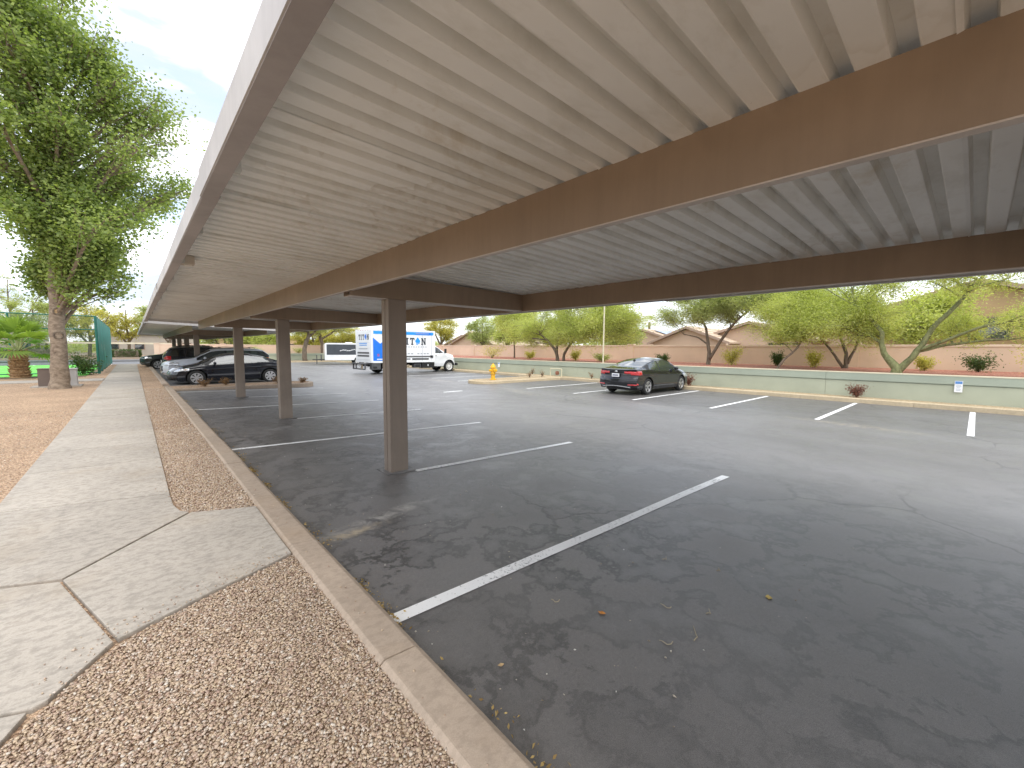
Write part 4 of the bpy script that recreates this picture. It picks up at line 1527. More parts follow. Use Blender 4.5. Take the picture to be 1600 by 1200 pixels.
# ------------------------------------------------------------------ box truck
M['box_white'] = mat('box_white', (0.80, 0.81, 0.82), 0.4, 0.03, 1.0)
M['decal_blue'] = mat('decal_blue', (0.012, 0.18, 0.72), 0.35, 0.04, 2.0)
M['decal_blue2'] = mat('decal_bright_blue', (0.02, 0.30, 0.80), 0.35, 0.04, 2.0)
M['decal_tan'] = mat('decal_tan', (0.42, 0.33, 0.22), 0.4, 0.1, 8.0)
M['decal_ink'] = mat('decal_ink', (0.035, 0.042, 0.055), 0.4, 0.06, 4.0)
M['decal_grey'] = mat('decal_grey', (0.42, 0.44, 0.47), 0.4, 0.05, 4.0)
M['dark_bar'] = mat('dark_rail', (0.08, 0.08, 0.085), 0.5, 0.15, 6.0)
M['red_paint'] = mat('red_mark', (0.55, 0.06, 0.06), 0.4, 0.1, 5)

LETTER = {
    'T': [(0.0, 1), (0.92, 1), (0.92, 0.66), (0.80, 0.66), (0.76, 0.82), (0.58, 0.82), (0.58, 0.14), (0.70, 0.12), (0.70, 0), (0.22, 0), (0.22, 0.12), (0.34, 0.14), (0.34, 0.82), (0.16, 0.82), (0.12, 0.66), (0.0, 0.66)],
    'I': [(0.08, 1), (0.62, 1), (0.62, 0.87), (0.48, 0.85), (0.48, 0.15), (0.62, 0.13), (0.62, 0), (0.08, 0), (0.08, 0.13), (0.22, 0.15), (0.22, 0.85), (0.08, 0.87)],
    'N': [(0, 1), (0.34, 1), (0.72, 0.40), (0.72, 0.86), (0.62, 0.88), (0.62, 1), (1.04, 1), (1.04, 0.88), (0.94, 0.86), (0.94, 0), (0.72, 0), (0.32, 0.64), (0.32, 0.14), (0.42, 0.12), (0.42, 0), (0, 0), (0, 0.12), (0.10, 0.14), (0.10, 0.86), (0, 0.88)],
    'A': [(0.5, 1.12), (1.02, 0.62), (1.0, 0.42), (0.88, 0.34), (0.88, 0.12), (0.62, 0.12), (0.62, 0.34), (0.50, 0.34), (0.50, 0.0), (0.22, 0.0), (0.22, 0.34), (0.04, 0.40), (0.0, 0.60)],
}


def truck():
    root = empty('box_truck', (14.9, 27.66, -0.15), 0.0, 'white moving truck with blue mountain panel and TITAN lettering', 'truck')
    bx0, bx1, hy, bz0, bz1 = -3.40, 1.40, 1.25, 0.76, 2.98
    MB().box(bx0, bx1, -hy, hy, bz0, bz1).build('cargo_box', M['box_white'], root, bevel=0.04)
    # corner posts, rails and rivet seams
    for x in (bx0, bx1 - 0.10):
        for s in (-1, 1):
            MB().box(x - 0.006, x + 0.106, s * hy - 0.012, s * hy + 0.012, bz0 + 0.02, bz1 - 0.02).build('corner_post', M['box_white'], root, bevel=0.006)
    for s in (-1, 1):
        MB().box(bx0 + 0.108, bx1 - 0.108, s * hy - 0.01, s * hy + 0.01, bz1 - 0.075, bz1 - 0.015).build('top_rail', M['box_white'], root)
        MB().box(bx0 + 0.108, bx1 - 0.108, s * hy - 0.012, s * hy + 0.012, bz0 + 0.0, bz0 + 0.10).build('bottom_rail', M['box_white'], root)
        for x in (-1.0, 0.35, 1.1):
            MB().box(x - 0.012, x + 0.012, s * hy - 0.006, s * hy + 0.006, bz0 + 0.102, bz1 - 0.077).build('panel_seam', M['decal_grey'], root)
    yd = -hy - 0.0065

    def decal(name, poly, m, d=0.004):
        return MB().prism(poly, yd - d, yd, 'y').build(name, m, root)
    decal('blue_band', [(-3.24, 2.66), (1.18, 2.66), (1.26, 2.72), (1.26, 2.86), (-3.24, 2.86)], M['decal_blue2'])
    decal('blue_band', [(-0.2, 2.69), (1.0, 2.69), (1.08, 2.76), (1.0, 2.83), (-0.1, 2.83)], M['decal_blue'], 0.006)
    for k in range(11):
        a = -0.15 + k * 0.095
        decal('small_letter', [(a, 2.74), (a + 0.065, 2.74), (a + 0.065, 2.79), (a, 2.79)], M['decal_grey'], 0.008)
    decal('mountain', [(-3.27, 2.42), (-2.78, 2.03), (-2.62, 2.14), (-1.30, 0.90), (-3.27, 0.90)], M['decal_blue'])
    decal('ridge_line', [(-2.62, 2.16), (-2.46, 2.19), (-1.16, 0.90), (-1.29, 0.90)], M['decal_tan'], 0.005)
    # company name: T I T (house) N
    xx = -1.36
    for ch in 'TITAN':
        h = 0.48
        poly = [(xx + p[0] * h * 0.78, 1.98 + p[1] * h) for p in LETTER[ch]]
        decal('house_mark' if ch == 'A' else 'letter', poly, M['decal_blue2'] if ch == 'A' else M['decal_ink'], 0.006)
        xx += {'T': 0.41, 'I': 0.34, 'A': 0.46, 'N': 0.5}[ch]
    for k in range(12):
        a = -1.5 + k * 0.19
        decal('small_letter', [(a, 1.80), (a + 0.10, 1.80), (a + 0.10, 1.87), (a, 1.87)], M['decal_grey'])
    for k in range(9):
        a = -1.3 + k * 0.25
        if k == 4:
            continue
        decal('small_letter', [(a, 1.33), (a + 0.17, 1.33), (a + 0.17, 1.41), (a, 1.41)], M['decal_grey'])
    for (a, c, z0, z1) in ((-1.5, 1.15, 1.13, 1.21), (-0.45, 0.85, 0.94, 1.05), (-1.5, -0.6, 0.97, 1.03), (1.0, 1.22, 1.05, 1.24)):
        MB().box(a, c, yd - 0.02, yd + 0.004, z0, z1).build('rub_rail', M['dark_bar'], root)
    for k in range(2):
        decal('small_mark', [(-3.0, 1.20 + k * 0.10), (-2.85, 1.20 + k * 0.10), (-2.85, 1.25 + k * 0.10), (-3.0, 1.25 + k * 0.10)], M['red_paint'], 0.006)
    decal('small_letter', [(-3.02, 0.97), (-2.65, 0.97), (-2.65, 1.03), (-3.02, 1.03)], M['plate'], 0.006)
    decal('small_letter', [(-2.50, 0.97), (-2.05, 0.97), (-2.05, 1.03), (-2.50, 1.03)], M['plate'], 0.006)
    # rear door with its own lettering
    xr = bx0
    MB().box(xr - 0.012, xr, -1.06, 1.06, bz0 + 0.16, bz1 - 0.12).build('roll_door', M['box_white'], root)
    for k in range(5):
        z = 0.96 + k * 0.38
        MB().box(xr - 0.016, xr - 0.0122, -1.05, 1.05, z, z + 0.012).build('door_joint', M['decal_grey'], root)
    yy = 0.72
    for ch in 'TITAN':
        h = 0.36
        poly = [(yy - p[0] * h * 0.9, 2.28 + p[1] * h) for p in LETTER[ch]]
        MB().prism(poly, xr - 0.018, xr - 0.0125, 'x').build('house_mark' if ch == 'A' else 'letter', M['decal_blue'] if ch == 'A' else M['decal_ink'], root)
        yy -= {'T': 0.345, 'I': 0.29, 'A': 0.37, 'N': 0.4}[ch]
    for (w, z, h, m) in ((1.3, 2.02, 0.05, 'decal_blue2'), (1.2, 1.90, 0.05, 'decal_blue2'), (1.4, 1.66, 0.06, 'decal_grey'), (1.9, 1.36, 0.11, 'dark_bar'), (1.9, 1.16, 0.11, 'dark_bar')):
        MB().box(xr - 0.022, xr - 0.0165, -w / 2, w / 2, z, z + h).build('door_stripe', M[m], root)
    for k in range(5):
        MB().lathe([(0.001, -0.01), (0.03, -0.01), (0.03, 0.0)], 10, 'x', (xr - 0.002, -0.8 + k * 0.4, bz1 - 0.06)).build('marker_lamp', M['red_lens'], root)
    # lift gate, bumper, steps
    MB().box(xr - 0.42, xr - 0.02, -1.05, 1.05, 0.68, 0.73).build('lift_platform', M['dark_bar'], root)
    MB().box(xr - 0.36, xr - 0.28, -1.0, 1.0, 0.30, 0.38).build('rear_bumper', M['dark_bar'], root)
    for y in (-1.0, -0.45, 0.45, 0.95):
        MB().box(xr - 0.36, xr - 0.28, y - 0.035, y + 0.035, 0.38, 0.68).build('bumper_bracket', M['dark_bar'], root)
    MB().box(xr - 0.33, xr - 0.29, -0.1, 0.35, 0.42, 0.62).build('license_plate', M['plate'], root)
    MB().box(xr - 0.38, xr - 0.30, -0.62, -0.56, 0.34, 0.70).build('lift_arm', M['decal_tan'], root)
    # underslung steel: step box, tool boxes, frame rails
    for s in (-1, 1):
        MB().box(bx0 + 0.1, 3.0, s * 0.42 - 0.05, s * 0.42 + 0.05, 0.50, 0.72).build('frame_rail', M['black_trim'], root)
    MB().box(-3.35, -2.75, -1.22, -0.85, 0.32, 0.74).build('step_box', M['dark_bar'], root, bevel=0.01)
    MB().box(-3.28, -3.0, -1.235, -1.2, 0.40, 0.52).build('step_well', M['black_trim'], root)
    MB().tube([(-2.65, -1.2, 0.30), (-2.30, -1.2, 0.74)], 0.025, 6).build('brace', M['decal_grey'], root)
    MB().box(0.35, 1.36, -1.20, -0.75, 0.34, 0.74).build('tool_box', M['black_trim'], root, bevel=0.015)
    MB().box(-0.25, 0.28, -1.18, -0.8, 0.38, 0.66).build('battery_box', M['dark_bar'], root, bevel=0.015)
    MB().box(-0.18, 0.2, -1.195, -1.178, 0.43, 0.60).build('battery_cover', M['black_trim'], root)
    MB().box(0.80, 0.86, -1.212, -1.2, 0.48, 0.60).build('reflector', M['plate'], root)
    MB().tube([(-1.3, -1.0, 0.35), (-0.6, -1.05, 0.55)], 0.07, 8).build('exhaust', M['decal_tan'], root)
    for x, yy_ in ((-2.05, (-1.06, -0.80, 0.80, 1.06)), (2.80, (-0.86, 0.86))):
        for y in yy_:
            wheel(root, x, y, 0.405, 0.23, 5, 'white_rim', 'steel')
    MB().box(-2.10, -2.0, -0.9, 0.9, 0.36, 0.46).build('axle', M['black_trim'], root)
    MB().box(-1.6, -1.56, -1.18, -0.7, 0.25, 0.74).build('mud_flap', M['black_trim'], root)
    # van cab
    S = dict(L=2.16, W=1.98, sill=0.42, wheel_z=0.405, arches=[(0.39, 0.50), (9, 0.1)], n=90, soft=8,
             top=[(-1.08, 2.02), (-0.9, 2.03), (-0.66, 1.97), (-0.45, 1.83), (0.08, 1.42), (0.25, 1.38), (0.75, 1.27), (0.98, 1.16), (1.08, 1.0)],
             belt=[(-1.08, 1.40), (0.0, 1.37), (0.5, 1.27), (1.08, 1.06)],
             width=[(-1.08, 1.0), (0, 1.0), (0.6, 0.97), (1.08, 0.88)],
             roofw=[(-1.08, 0.80), (-0.4, 0.80), (0.1, 0.90), (1.08, 0.84)],
             bottom=[(-1.08, 0.44), (0.9, 0.42), (1.08, 0.46)],
             front=[(0.4, 0.02), (0.6, 0.0), (0.75, 0.03), (1.0, 0.06), (1.2, 0.16)], rear=[(0.3, 0.0), (2.2, 0.0)], fcurve=0.22, rcurve=0.0, crease=0.008,
             side_win=[(-0.98, -0.10, 0.0, -0.95)], screen=(-0.62, 0.12), rear_glass=(-9, -8),
             mats=dict(body=M['white_paint'], windshield=M['glass'], side_window=M['dark_glass'], headlight=M['lamp_lens'], grille=M['black_trim'], window_trim=M['white_paint']),
             head=lambda x, y, z, zone: x > 0.80 and 0.86 < z < 1.06 and y > 0.58 and zone in ('front', 'low'),
             grille=lambda x, y, z, zone: x > 0.85 and 0.78 < z < 1.05 and y < 0.54 and zone == 'front', cls=std_cls)
    S['beltf'] = smooth_curve(S['belt'], k=8)
    S['topf'] = smooth_curve(S['top'], k=8)
    S['arches'] = [(0.39, 0.50), (9, 0.1)]
    made = loft_car(root, S)
    for os_ in made.values():
        for o in os_:
            o.location.x += 2.42
    for o in root.children:
        if o.name.startswith('underbody'):
            o.location.x += 2.42
        if o.name.startswith('body'):
            o.name = 'cab'
    for s in (-1, 1):
        b = MB().box(2.30, 2.38, s * 1.06 - 0.02, s * 1.24 + 0.02, 1.38, 1.72) if s > 0 else MB().box(2.30, 2.38, -1.26, -1.06, 1.38, 1.72)
        b.tube([(2.34, s * 0.95, 1.46), (2.34, s * 1.1, 1.5)], 0.02, 6)
        b.build('mirror', M['black_trim'], root, bevel=0.015)
        MB().box(1.52, 1.70, s * 0.985 - 0.02, s * 0.985 + 0.02, 1.18, 1.22).build('door_handle', M['black_trim'], root)
    MB().box(3.40, 3.56, -0.98, 0.98, 0.46, 0.66).build('front_bumper', M['black_trim'], root, bevel=0.03)
    return root


truck()


def trailer():
    root = empty('cargo_trailer', (17.4, 45.3, -0.13), R(-14), 'enclosed trailer, dark grey above and white below, behind the truck', 'trailer')
    hy = 1.05
    prof = [(-2.6, 0.42), (2.6, 0.42), (2.6, 2.12), (2.5, 2.20), (-2.45, 2.20), (-2.6, 2.08)]
    MB().prism(prof, -hy, hy, 'y').build('trailer_box', M['white_paint'], root, bevel=0.03)
    for s in (-1, 1):
        MB().box(-2.42, 2.5, s * hy - 0.008, s * hy + 0.008, 0.98, 2.06).build('side_panel', mat('trailer_grey', (0.045, 0.052, 0.062), 0.3, 0.1, 2, coat=0.5), root)
        for k in range(8):
            a = -1.2 + k * 0.22
            z = 1.36 + 0.05 * math.sin(k * 1.3) + k * 0.012
            MB().prism([(a, z), (a + 0.15, z + 0.02), (a + 0.30, z + 0.09), (a + 0.12, z + 0.11)], s * hy + s * 0.009, s * hy + s * 0.013, 'y').build('swoosh', M['plate'], root)
        for x in (0.55, 1.35):
            wheel(root, x, s * (hy - 0.02), 0.33, 0.2, 5, 'white_rim', 'steel')
        MB().prism([(0.12, 0.45), (0.22, 0.74), (0.40, 0.82), (1.50, 0.82), (1.68, 0.74), (1.78, 0.45), (1.70, 0.45), (1.60, 0.68), (1.46, 0.75), (0.44, 0.75), (0.30, 0.68), (0.20, 0.45)], s * hy, s * (hy + 0.2), 'y').build('fender', M['white_paint'], root)
    MB().box(-0.5, 0.2, -0.3, 0.3, 2.20, 2.30).build('roof_vent', M['white_paint'], root, bevel=0.03)
    b = MB().tube([(-2.55, -0.7, 0.46), (-3.7, 0, 0.46)], 0.05, 6).tube([(-2.55, 0.7, 0.46), (-3.7, 0, 0.46)], 0.05, 6)
    b.build('drawbar', M['black_trim'], root)
    MB().tube([(-3.3, 0, 0.02), (-3.3, 0, 0.95)], 0.045, 8).build('jack', M['dark_bar'], root)
    MB().tube([(-2.9, -0.35, 0.35), (-2.9, -0.35, 1.0)], 0.06, 8).build('propane_mount', M['dark_bar'], root)
    return root


trailer()


# ------------------------------------------------------------------ vegetation
def leaf_cloud(C, size, tint, aspect=0.45, droop=0.3, updown=0.5):
    """many leaves as folded diamonds: C (n,3) centres, size (n,)"""
    n = len(C)
    d = rng.normal(0, 1, (n, 3))
    d[:, 2] = d[:, 2] * updown - droop
    d /= np.linalg.norm(d, axis=1, keepdims=True) + 1e-9
    r_ = rng.normal(0, 1, (n, 3))
    s = np.cross(d, r_)
    s /= np.linalg.norm(s, axis=1, keepdims=True) + 1e-9
    nn = np.cross(d, s)
    L_ = size[:, None]
    base = C - d * L_ * 0.5
    tip = C + d * L_ * 0.5
    lf = C + s * L_ * aspect * 0.5 + nn * L_ * 0.08
    rg = C - s * L_ * aspect * 0.5 + nn * L_ * 0.08
    if aspect < 0.42:
        # leaflets so fine that a sliver each is enough
        V = np.stack([base + s * L_ * aspect * 0.3, base - s * L_ * aspect * 0.5 + d * L_ * 0.3, tip], 1).reshape(-1, 3)
        i = np.arange(n)[:, None] * 3
        return V, i + np.array([[0, 1, 2]]), np.repeat(tint, 3)
    V = np.stack([base, lf, tip, rg], 1).reshape(-1, 3)
    i = np.arange(n)[:, None] * 4
    F = np.concatenate([i + np.array([[0, 1, 2]]), i + np.array([[0, 2, 3]])])
    return V, F, np.repeat(tint, 4)


def bez(p0, p1, p2, n):
    t = np.linspace(0, 1, n)[:, None]
    return (1 - t) ** 2 * p0 + 2 * (1 - t) * t * p1 + t ** 2 * p2


def tree(name, label, trunk, clumps, bark, leafm, leaf=0.10, nleaf=900, twigs=14, spread=0.28, aspect=0.5, droop=0.3, group=None, cat='tree', limb_r=0.06, bare=0, trunk_n=10, knots=None, arch=0.25, rise=0.0):
    """trunk: list of stems, each a list of (x,y,z,r); clumps: (x,y,z,rx,ry,rz,weight)"""
    base = trunk[0][0]
    root = empty(name, (base[0], base[1], base[2]), 0, label, cat, group)
    off = np.array(base[:3])
    tb = MB()
    tp = []
    for stem in trunk:
        P = np.array([s[:3] for s in stem], float)
        rr = [s[3] for s in stem]
        if len(P) > 2:
            t = np.linspace(0, len(P) - 1, len(P) * 4)
            Q = np.stack([np.interp(t, range(len(P)), P[:, k]) for k in range(3)], 1)
            Q[1:-1] += rng.normal(0, 0.015, (len(Q) - 2, 3))
            ker = np.array([0.25, 0.5, 0.25])
            Q2 = Q.copy()
            for k in range(3):
                Q2[1:-1, k] = np.convolve(Q[:, k], ker, 'valid')
            rq = list(np.interp(t, range(len(P)), rr) * (1 + rng.normal(0, 0.03, len(t))))
        else:
            Q2, rq = P, rr
        tb.tube(Q2 - off, rq, trunk_n)
        for q, r_ in zip(Q2[len(Q2) // 4:], rq[len(Q2) // 4:]):
            tp.append((q, r_))
    tb.build('trunk', bark, root, smooth=True)
    lb = MB()
    CC = []
    TT = []
    SS = []
    for (x, y, z, rx, ry, rz, wgt) in clumps:
        c = np.array([x, y, z], float)
        rad = np.array([rx, ry, rz], float)
        # nearest stem point that lies lower than the clump
        low = c - np.array([0, 0, rise * min(2.6, math.hypot(c[0] - off[0], c[1] - off[1]))])
        best = min(tp, key=lambda q: np.linalg.norm(q[0] - low) + max(0, q[0][2] - low[2] + 0.2) * 3)
        p0 = best[0]
        dist = np.linalg.norm(c - p0)
        mid = (p0 + c) / 2 + np.array([0, 0, arch * dist * 0.3]) + rng.normal(0, 0.08 * dist + 0.02, 3)
        limb = bez(p0, mid, c, 8)
        r0 = min(best[1] * 0.6, limb_r)
        lb.tube(limb - off, list(np.linspace(r0, r0 * 0.35, 8)), 5)
        nt_ = max(3, int(twigs * wgt))
        for k in range(nt_):
            s = limb[rng.integers(3, 8)]
            u = rng.normal(0, 1, 3)
            u /= np.linalg.norm(u)
            e = c + u * rad * rng.uniform(0.45, 1.0)
            m_ = (s + e) / 2 + rng.normal(0, 0.08, 3) * rad + np.array([0, 0, 0.08 * rz])
            tw = bez(s, m_, e, 5)
            lb.tube(tw[[0, 2, 4]] - off, list(np.linspace(r0 * 0.3, 0.004 + r0 * 0.06, 3)), 3, cap=False)
            if k < bare:
                continue
            nl_ = int(nleaf * wgt / nt_)
            tt = rng.beta(2.2, 1.2, nl_) * 1.12
            idx = np.clip(tt, 0, 1) * 4
            i0 = np.minimum(idx.astype(int), 3)
            f_ = (idx - i0)[:, None]
            pos = tw[i0] * (1 - f_) + tw[i0 + 1] * f_
            pos = pos + rng.normal(0, 1, (nl_, 3)) * (rad * spread)[None] * rng.uniform(0.3, 1.0, (nl_, 1))
            CC.append(pos)
            TT.append(np.clip(rng.normal(0.45 + 0.25 * rng.uniform(-1, 1), 0.22, nl_), 0, 1))
            SS.append(leaf * rng.uniform(0.65, 1.35, nl_))
    lb.build('limbs', bark, root, smooth=True)
    if CC:
        V, F, T = leaf_cloud(np.concatenate(CC) - off, np.concatenate(SS), np.concatenate(TT), aspect, droop)
        link('crown', np_mesh('crown', V, F, leafm, T), root)
    return root


def bark_mat(name, c1, c2, scale=6.0, stretch=(1, 1, 0.25)):
    m, nt, b = new_mat(name)
    n = noise(nt, scale, 8, 0.7, 0.6, vec=coords(nt, 'Object', stretch))
    c = ramp(nt, n, [(0.32, c1), (0.62, c2)])
    nt.links.new(c, b.inputs['Base Color'])
    b.inputs['Roughness'].default_value = 0.85
    b.inputs['Specular IOR Level'].default_value = 0.25
    bump(nt, b, n, 0.6, 0.03)
    return m


M['bark_pale'] = bark_mat('pale_bark', (0.11, 0.078, 0.056), (0.31, 0.245, 0.18), 5.0, (1, 1, 1.8))
M['bark_dark'] = bark_mat('dark_bark', (0.085, 0.065, 0.048), (0.22, 0.175, 0.13))
M['bark_green'] = bark_mat('green_bark', (0.095, 0.105, 0.05), (0.25, 0.265, 0.125), 9.0, (1, 1, 0.5))
M['leaf_main'] = leaf_mat('cottonwood_leaf', (0.125, 0.18, 0.055), (0.38, 0.45, 0.16), 0.48)
M['leaf_pv'] = leaf_mat('palo_verde_leaf', (0.31, 0.345, 0.10), (0.60, 0.62, 0.26), 0.5)
M['leaf_mesq'] = leaf_mat('mesquite_leaf', (0.23, 0.265, 0.10), (0.50, 0.53, 0.25), 0.47)
M['leaf_yellow'] = leaf_mat('yellowing_leaf', (0.30, 0.28, 0.06), (0.62, 0.56, 0.17), 0.45)
M['leaf_dark'] = leaf_mat('dark_leaf', (0.03, 0.055, 0.014), (0.10, 0.15, 0.04), 0.3)
M['leaf_dry'] = leaf_mat('dry_leaf', (0.16, 0.085, 0.045), (0.36, 0.22, 0.11), 0.2)
M['leaf_red'] = leaf_mat('bronze_leaf', (0.10, 0.035, 0.03), (0.28, 0.12, 0.08), 0.2)
M['leaf_palm'] = leaf_mat('palm_leaf', (0.075, 0.135, 0.03), (0.27, 0.37, 0.08), 0.4)

# tall broad-leaved tree beside the walk
BX, BY = -1.92, 21.0
trunk = [[(BX, BY, 0.05, 0.32), (BX + 0.02, BY, 0.35, 0.25), (BX + 0.05, BY, 1.1, 0.215), (BX + 0.05, BY, 2.2, 0.195), (BX + 0.12, BY, 3.4, 0.18), (BX + 0.15, BY + 0.05, 4.8, 0.19), (BX + 0.30, BY, 6.4, 0.15), (BX + 0.45, BY + 0.1, 8.2, 0.11), (BX + 0.5, BY, 10.2, 0.07), (BX + 0.4, BY, 12.6, 0.03)]]
# crown volume: left and right reach at each height, filled with overlapping leafy clumps
CZ = [3.3, 4.0, 5.0, 5.6, 6.5, 7.3, 8.2, 9.4, 10.4, 11.4, 12.6, 14.0]
CL = [-2.3, -2.9, -2.75, -2.9, -4.2, -5.2, -5.8, -6.3, -6.3, -6.0, -5.4, -4.0]
CRR = [-0.2, 0.45, 0.35, 0.75, 1.5, 2.1, 2.35, 2.1, 1.4, 0.6, -0.2, -1.2]
cl = []
crg = np.random.default_rng(5)
for k in range(112):
    z = 3.55 + 9.8 * (k + crg.uniform(0, 1)) / 112
    lo, hi = np.interp(z, CZ, CL), np.interp(z, CZ, CRR)
    r_ = crg.uniform(0.62, 1.0) if z > 5.4 else crg.uniform(0.5, 0.72)
    x = crg.uniform(lo + 0.6 * r_, hi - 0.6 * r_)
    q = (x - (lo + hi) / 2) / ((hi - lo) / 2)
    dy = 2.3 * math.sqrt(max(0.05, 1 - q * q)) * (0.6 if z < 5.4 else 1.0)
    cl.append((x, 21 + crg.uniform(-dy, dy), z, r_, r_, r_ * crg.uniform(0.75, 1.0), crg.uniform(0.55, 1.1) * (0.75 if z < 5.4 else 1.0)))
for k in range(26):
    z = 4.3 + 8.5 * k / 26
    cl.append((BX + 0.3 + crg.uniform(-0.8, 0.8), 20.3 + crg.uniform(-0.5, 0.5), z, 0.75, 0.7, 0.7, 0.75))
big = tree('broadleaf_tree', 'tall pale barked tree with dense green crown left of the walk', trunk, cl, M['bark_pale'], M['leaf_main'], leaf=0.105, nleaf=1060, twigs=12, rise=0.95, spread=0.44, aspect=0.72, droop=0.25, limb_r=0.075, trunk_n=18)
# pruning scars
b = MB()
for (a, z, r_) in ((-1.45, 1.95, 0.105), (-1.35, 2.75, 0.095), (-0.75, 3.3, 0.06), (-2.3, 2.3, 0.05)):
    c = Vector((BX + 0.06, BY, z)) - Vector(big.location)
    d = Vector((math.cos(a), math.sin(a), 0))
    pts = []
    ring = MB()
    rt_ = Vector((-d.y, d.x, 0))
    for k in range(17):
        t = 2 * math.pi * k / 16
        pts.append(c + d * 0.187 + rt_ * math.cos(t) * r_ + Vector((0, 0, 1)) * math.sin(t) * r_ * 1.1)
    sc_ = MB().tube(pts, r_ * 0.30, 6).build('scar_collar', M['bark_dark'], big, smooth=True)
    ring.add([tuple(c + d * 0.196)] + [tuple(p) for p in pts[:-1]], [(0, 1 + k, 1 + (k + 1) % 16) for k in range(16)])
    ring.build('pruning_scar', mat('heartwood', (0.42, 0.28, 0.15), 0.8, 0.25, 20), big)
# dry bare branch on the right of the crown
b = MB()
o = Vector(big.location)
st = Vector((0.2, 20.9, 8.6))
for k in range(14):
    e = Vector((2.0 + random.uniform(-0.4, 0.5), 20.9 + random.uniform(-0.5, 0.5), 8.3 + random.uniform(-0.7, 1.5)))
    m_ = (st + e) / 2 + Vector((0, 0, 0.7))
    b.tube([Vector(p) - o for p in bez(np.array(st), np.array(m_), np.array(e), 7)], [0.02, 0.015, 0.012, 0.009, 0.007, 0.005, 0.004], 5)
b.build('bare_twigs', M['bark_dark'], big)


def fan_palm(loc, label, h=1.0, nf=22, fr=1.15):
    root = empty('fan_palm', loc, 0, label, 'palm')
    t = MB()
    prof = []
    n = 22
    for i in range(n + 1):
        z = h * i / n
        r_ = 0.33 - 0.08 * (i / n) + 0.03 * math.sin(i * 2.6)
        prof.append((r_, z))
    t.lathe(prof, 20)
    # old leaf bases
    for k in range(70):
        a = k * 2.4
        z = 0.05 + h * 0.95 * (k / 70)
        r0 = 0.31 - 0.08 * z / h
        d = Vector((math.cos(a), math.sin(a), 0))
        sd_ = Vector((-d.y, d.x, 0)) * 0.05
        p = d * r0 + Vector((0, 0, z))
        tip = d * (r0 + 0.09) + Vector((0, 0, z + 0.14))
        t.add([p - sd_, p + sd_, tip + sd_ * 0.5, tip - sd_ * 0.5, p - sd_ * 0.8 + Vector((0, 0, 0.10)), p + sd_ * 0.8 + Vector((0, 0, 0.10))], [(0, 1, 2, 3), (3, 2, 5, 4), (0, 3, 4), (1, 5, 2)])
    t.build('trunk', mat('palm_fibre', (0.30, 0.18, 0.09), 0.9, 0.4, 14, bmp=0.6, bscale=30), root)
    pet = mat('palm_stalk', (0.33, 0.37, 0.16), 0.5, 0.15, 6) if 'palm_stalk' not in bpy.data.materials else bpy.data.materials['palm_stalk']
    for k in range(nf):
        a = k * 2.399 + random.uniform(-0.2, 0.2)
        el = R(86) - R(80) * (k / nf) + random.uniform(-0.1, 0.1)
        d = Vector((math.cos(a) * math.cos(el), math.sin(a) * math.cos(el), math.sin(el)))
        p0 = Vector((0, 0, h - 0.05))
        ln = fr * random.uniform(0.75, 1.05)
        droop = Vector((0, 0, -0.25 * (1 - math.sin(max(el, 0)))))
        p1 = p0 + d * ln + droop
        st_ = MB().tube([p0, (p0 + p1) / 2 + Vector((0, 0, 0.10)), p1], [0.03, 0.02, 0.014], 6)
        stalk = st_.build('stalk', pet, root)
        dd = (p1 - (p0 + p1) / 2 - Vector((0, 0, 0.10))).normalized()
        sd_ = dd.cross(Vector((0, 0, 1)))
        sd_ = sd_.normalized() if sd_.length > 0.1 else Vector((1, 0, 0))
        nu = sd_.cross(dd)
        V, F, T = [], [], []
        ns = 26
        for j in range(ns):
            th = R(-105) + R(210) * j / (ns - 1)
            v = (dd * math.cos(th) + sd_ * math.sin(th)).normalized()
            l_ = fr * 0.82 * (1 - 0.25 * (abs(th) / R(105)) ** 2) * random.uniform(0.92, 1.05)
            pv = (v.cross(nu)).normalized() * 0.032
            drop = -nu * 0 + Vector((0, 0, -0.22 * l_ * random.uniform(0.4, 1.2)))
            q0 = p1
            q1 = p1 + v * l_ * 0.6
            q2 = p1 + v * l_ + drop
            i0 = len(V)
            V += [q0, q1 - pv * 1.3 - nu * 0.012, q1 + nu * 0.02, q1 + pv * 1.3 - nu * 0.012, q2]
            F += [(i0, i0 + 1, i0 + 2), (i0, i0 + 2, i0 + 3), (i0 + 1, i0 + 4, i0 + 2), (i0 + 2, i0 + 4, i0 + 3)]
            T += [min(1, max(0, random.gauss(0.5 + 0.3 * math.sin(el), 0.18)))] * 5
        link('fan_leaf', np_mesh('fan_leaf', np.array([tuple(v) for v in V]), F, M['leaf_palm'], T), stalk)
    return root


fan_palm((-3.85, 29.0, 0.1), 'young fan palm with shaggy brown trunk beside the green court', 1.25, 17, 1.1)


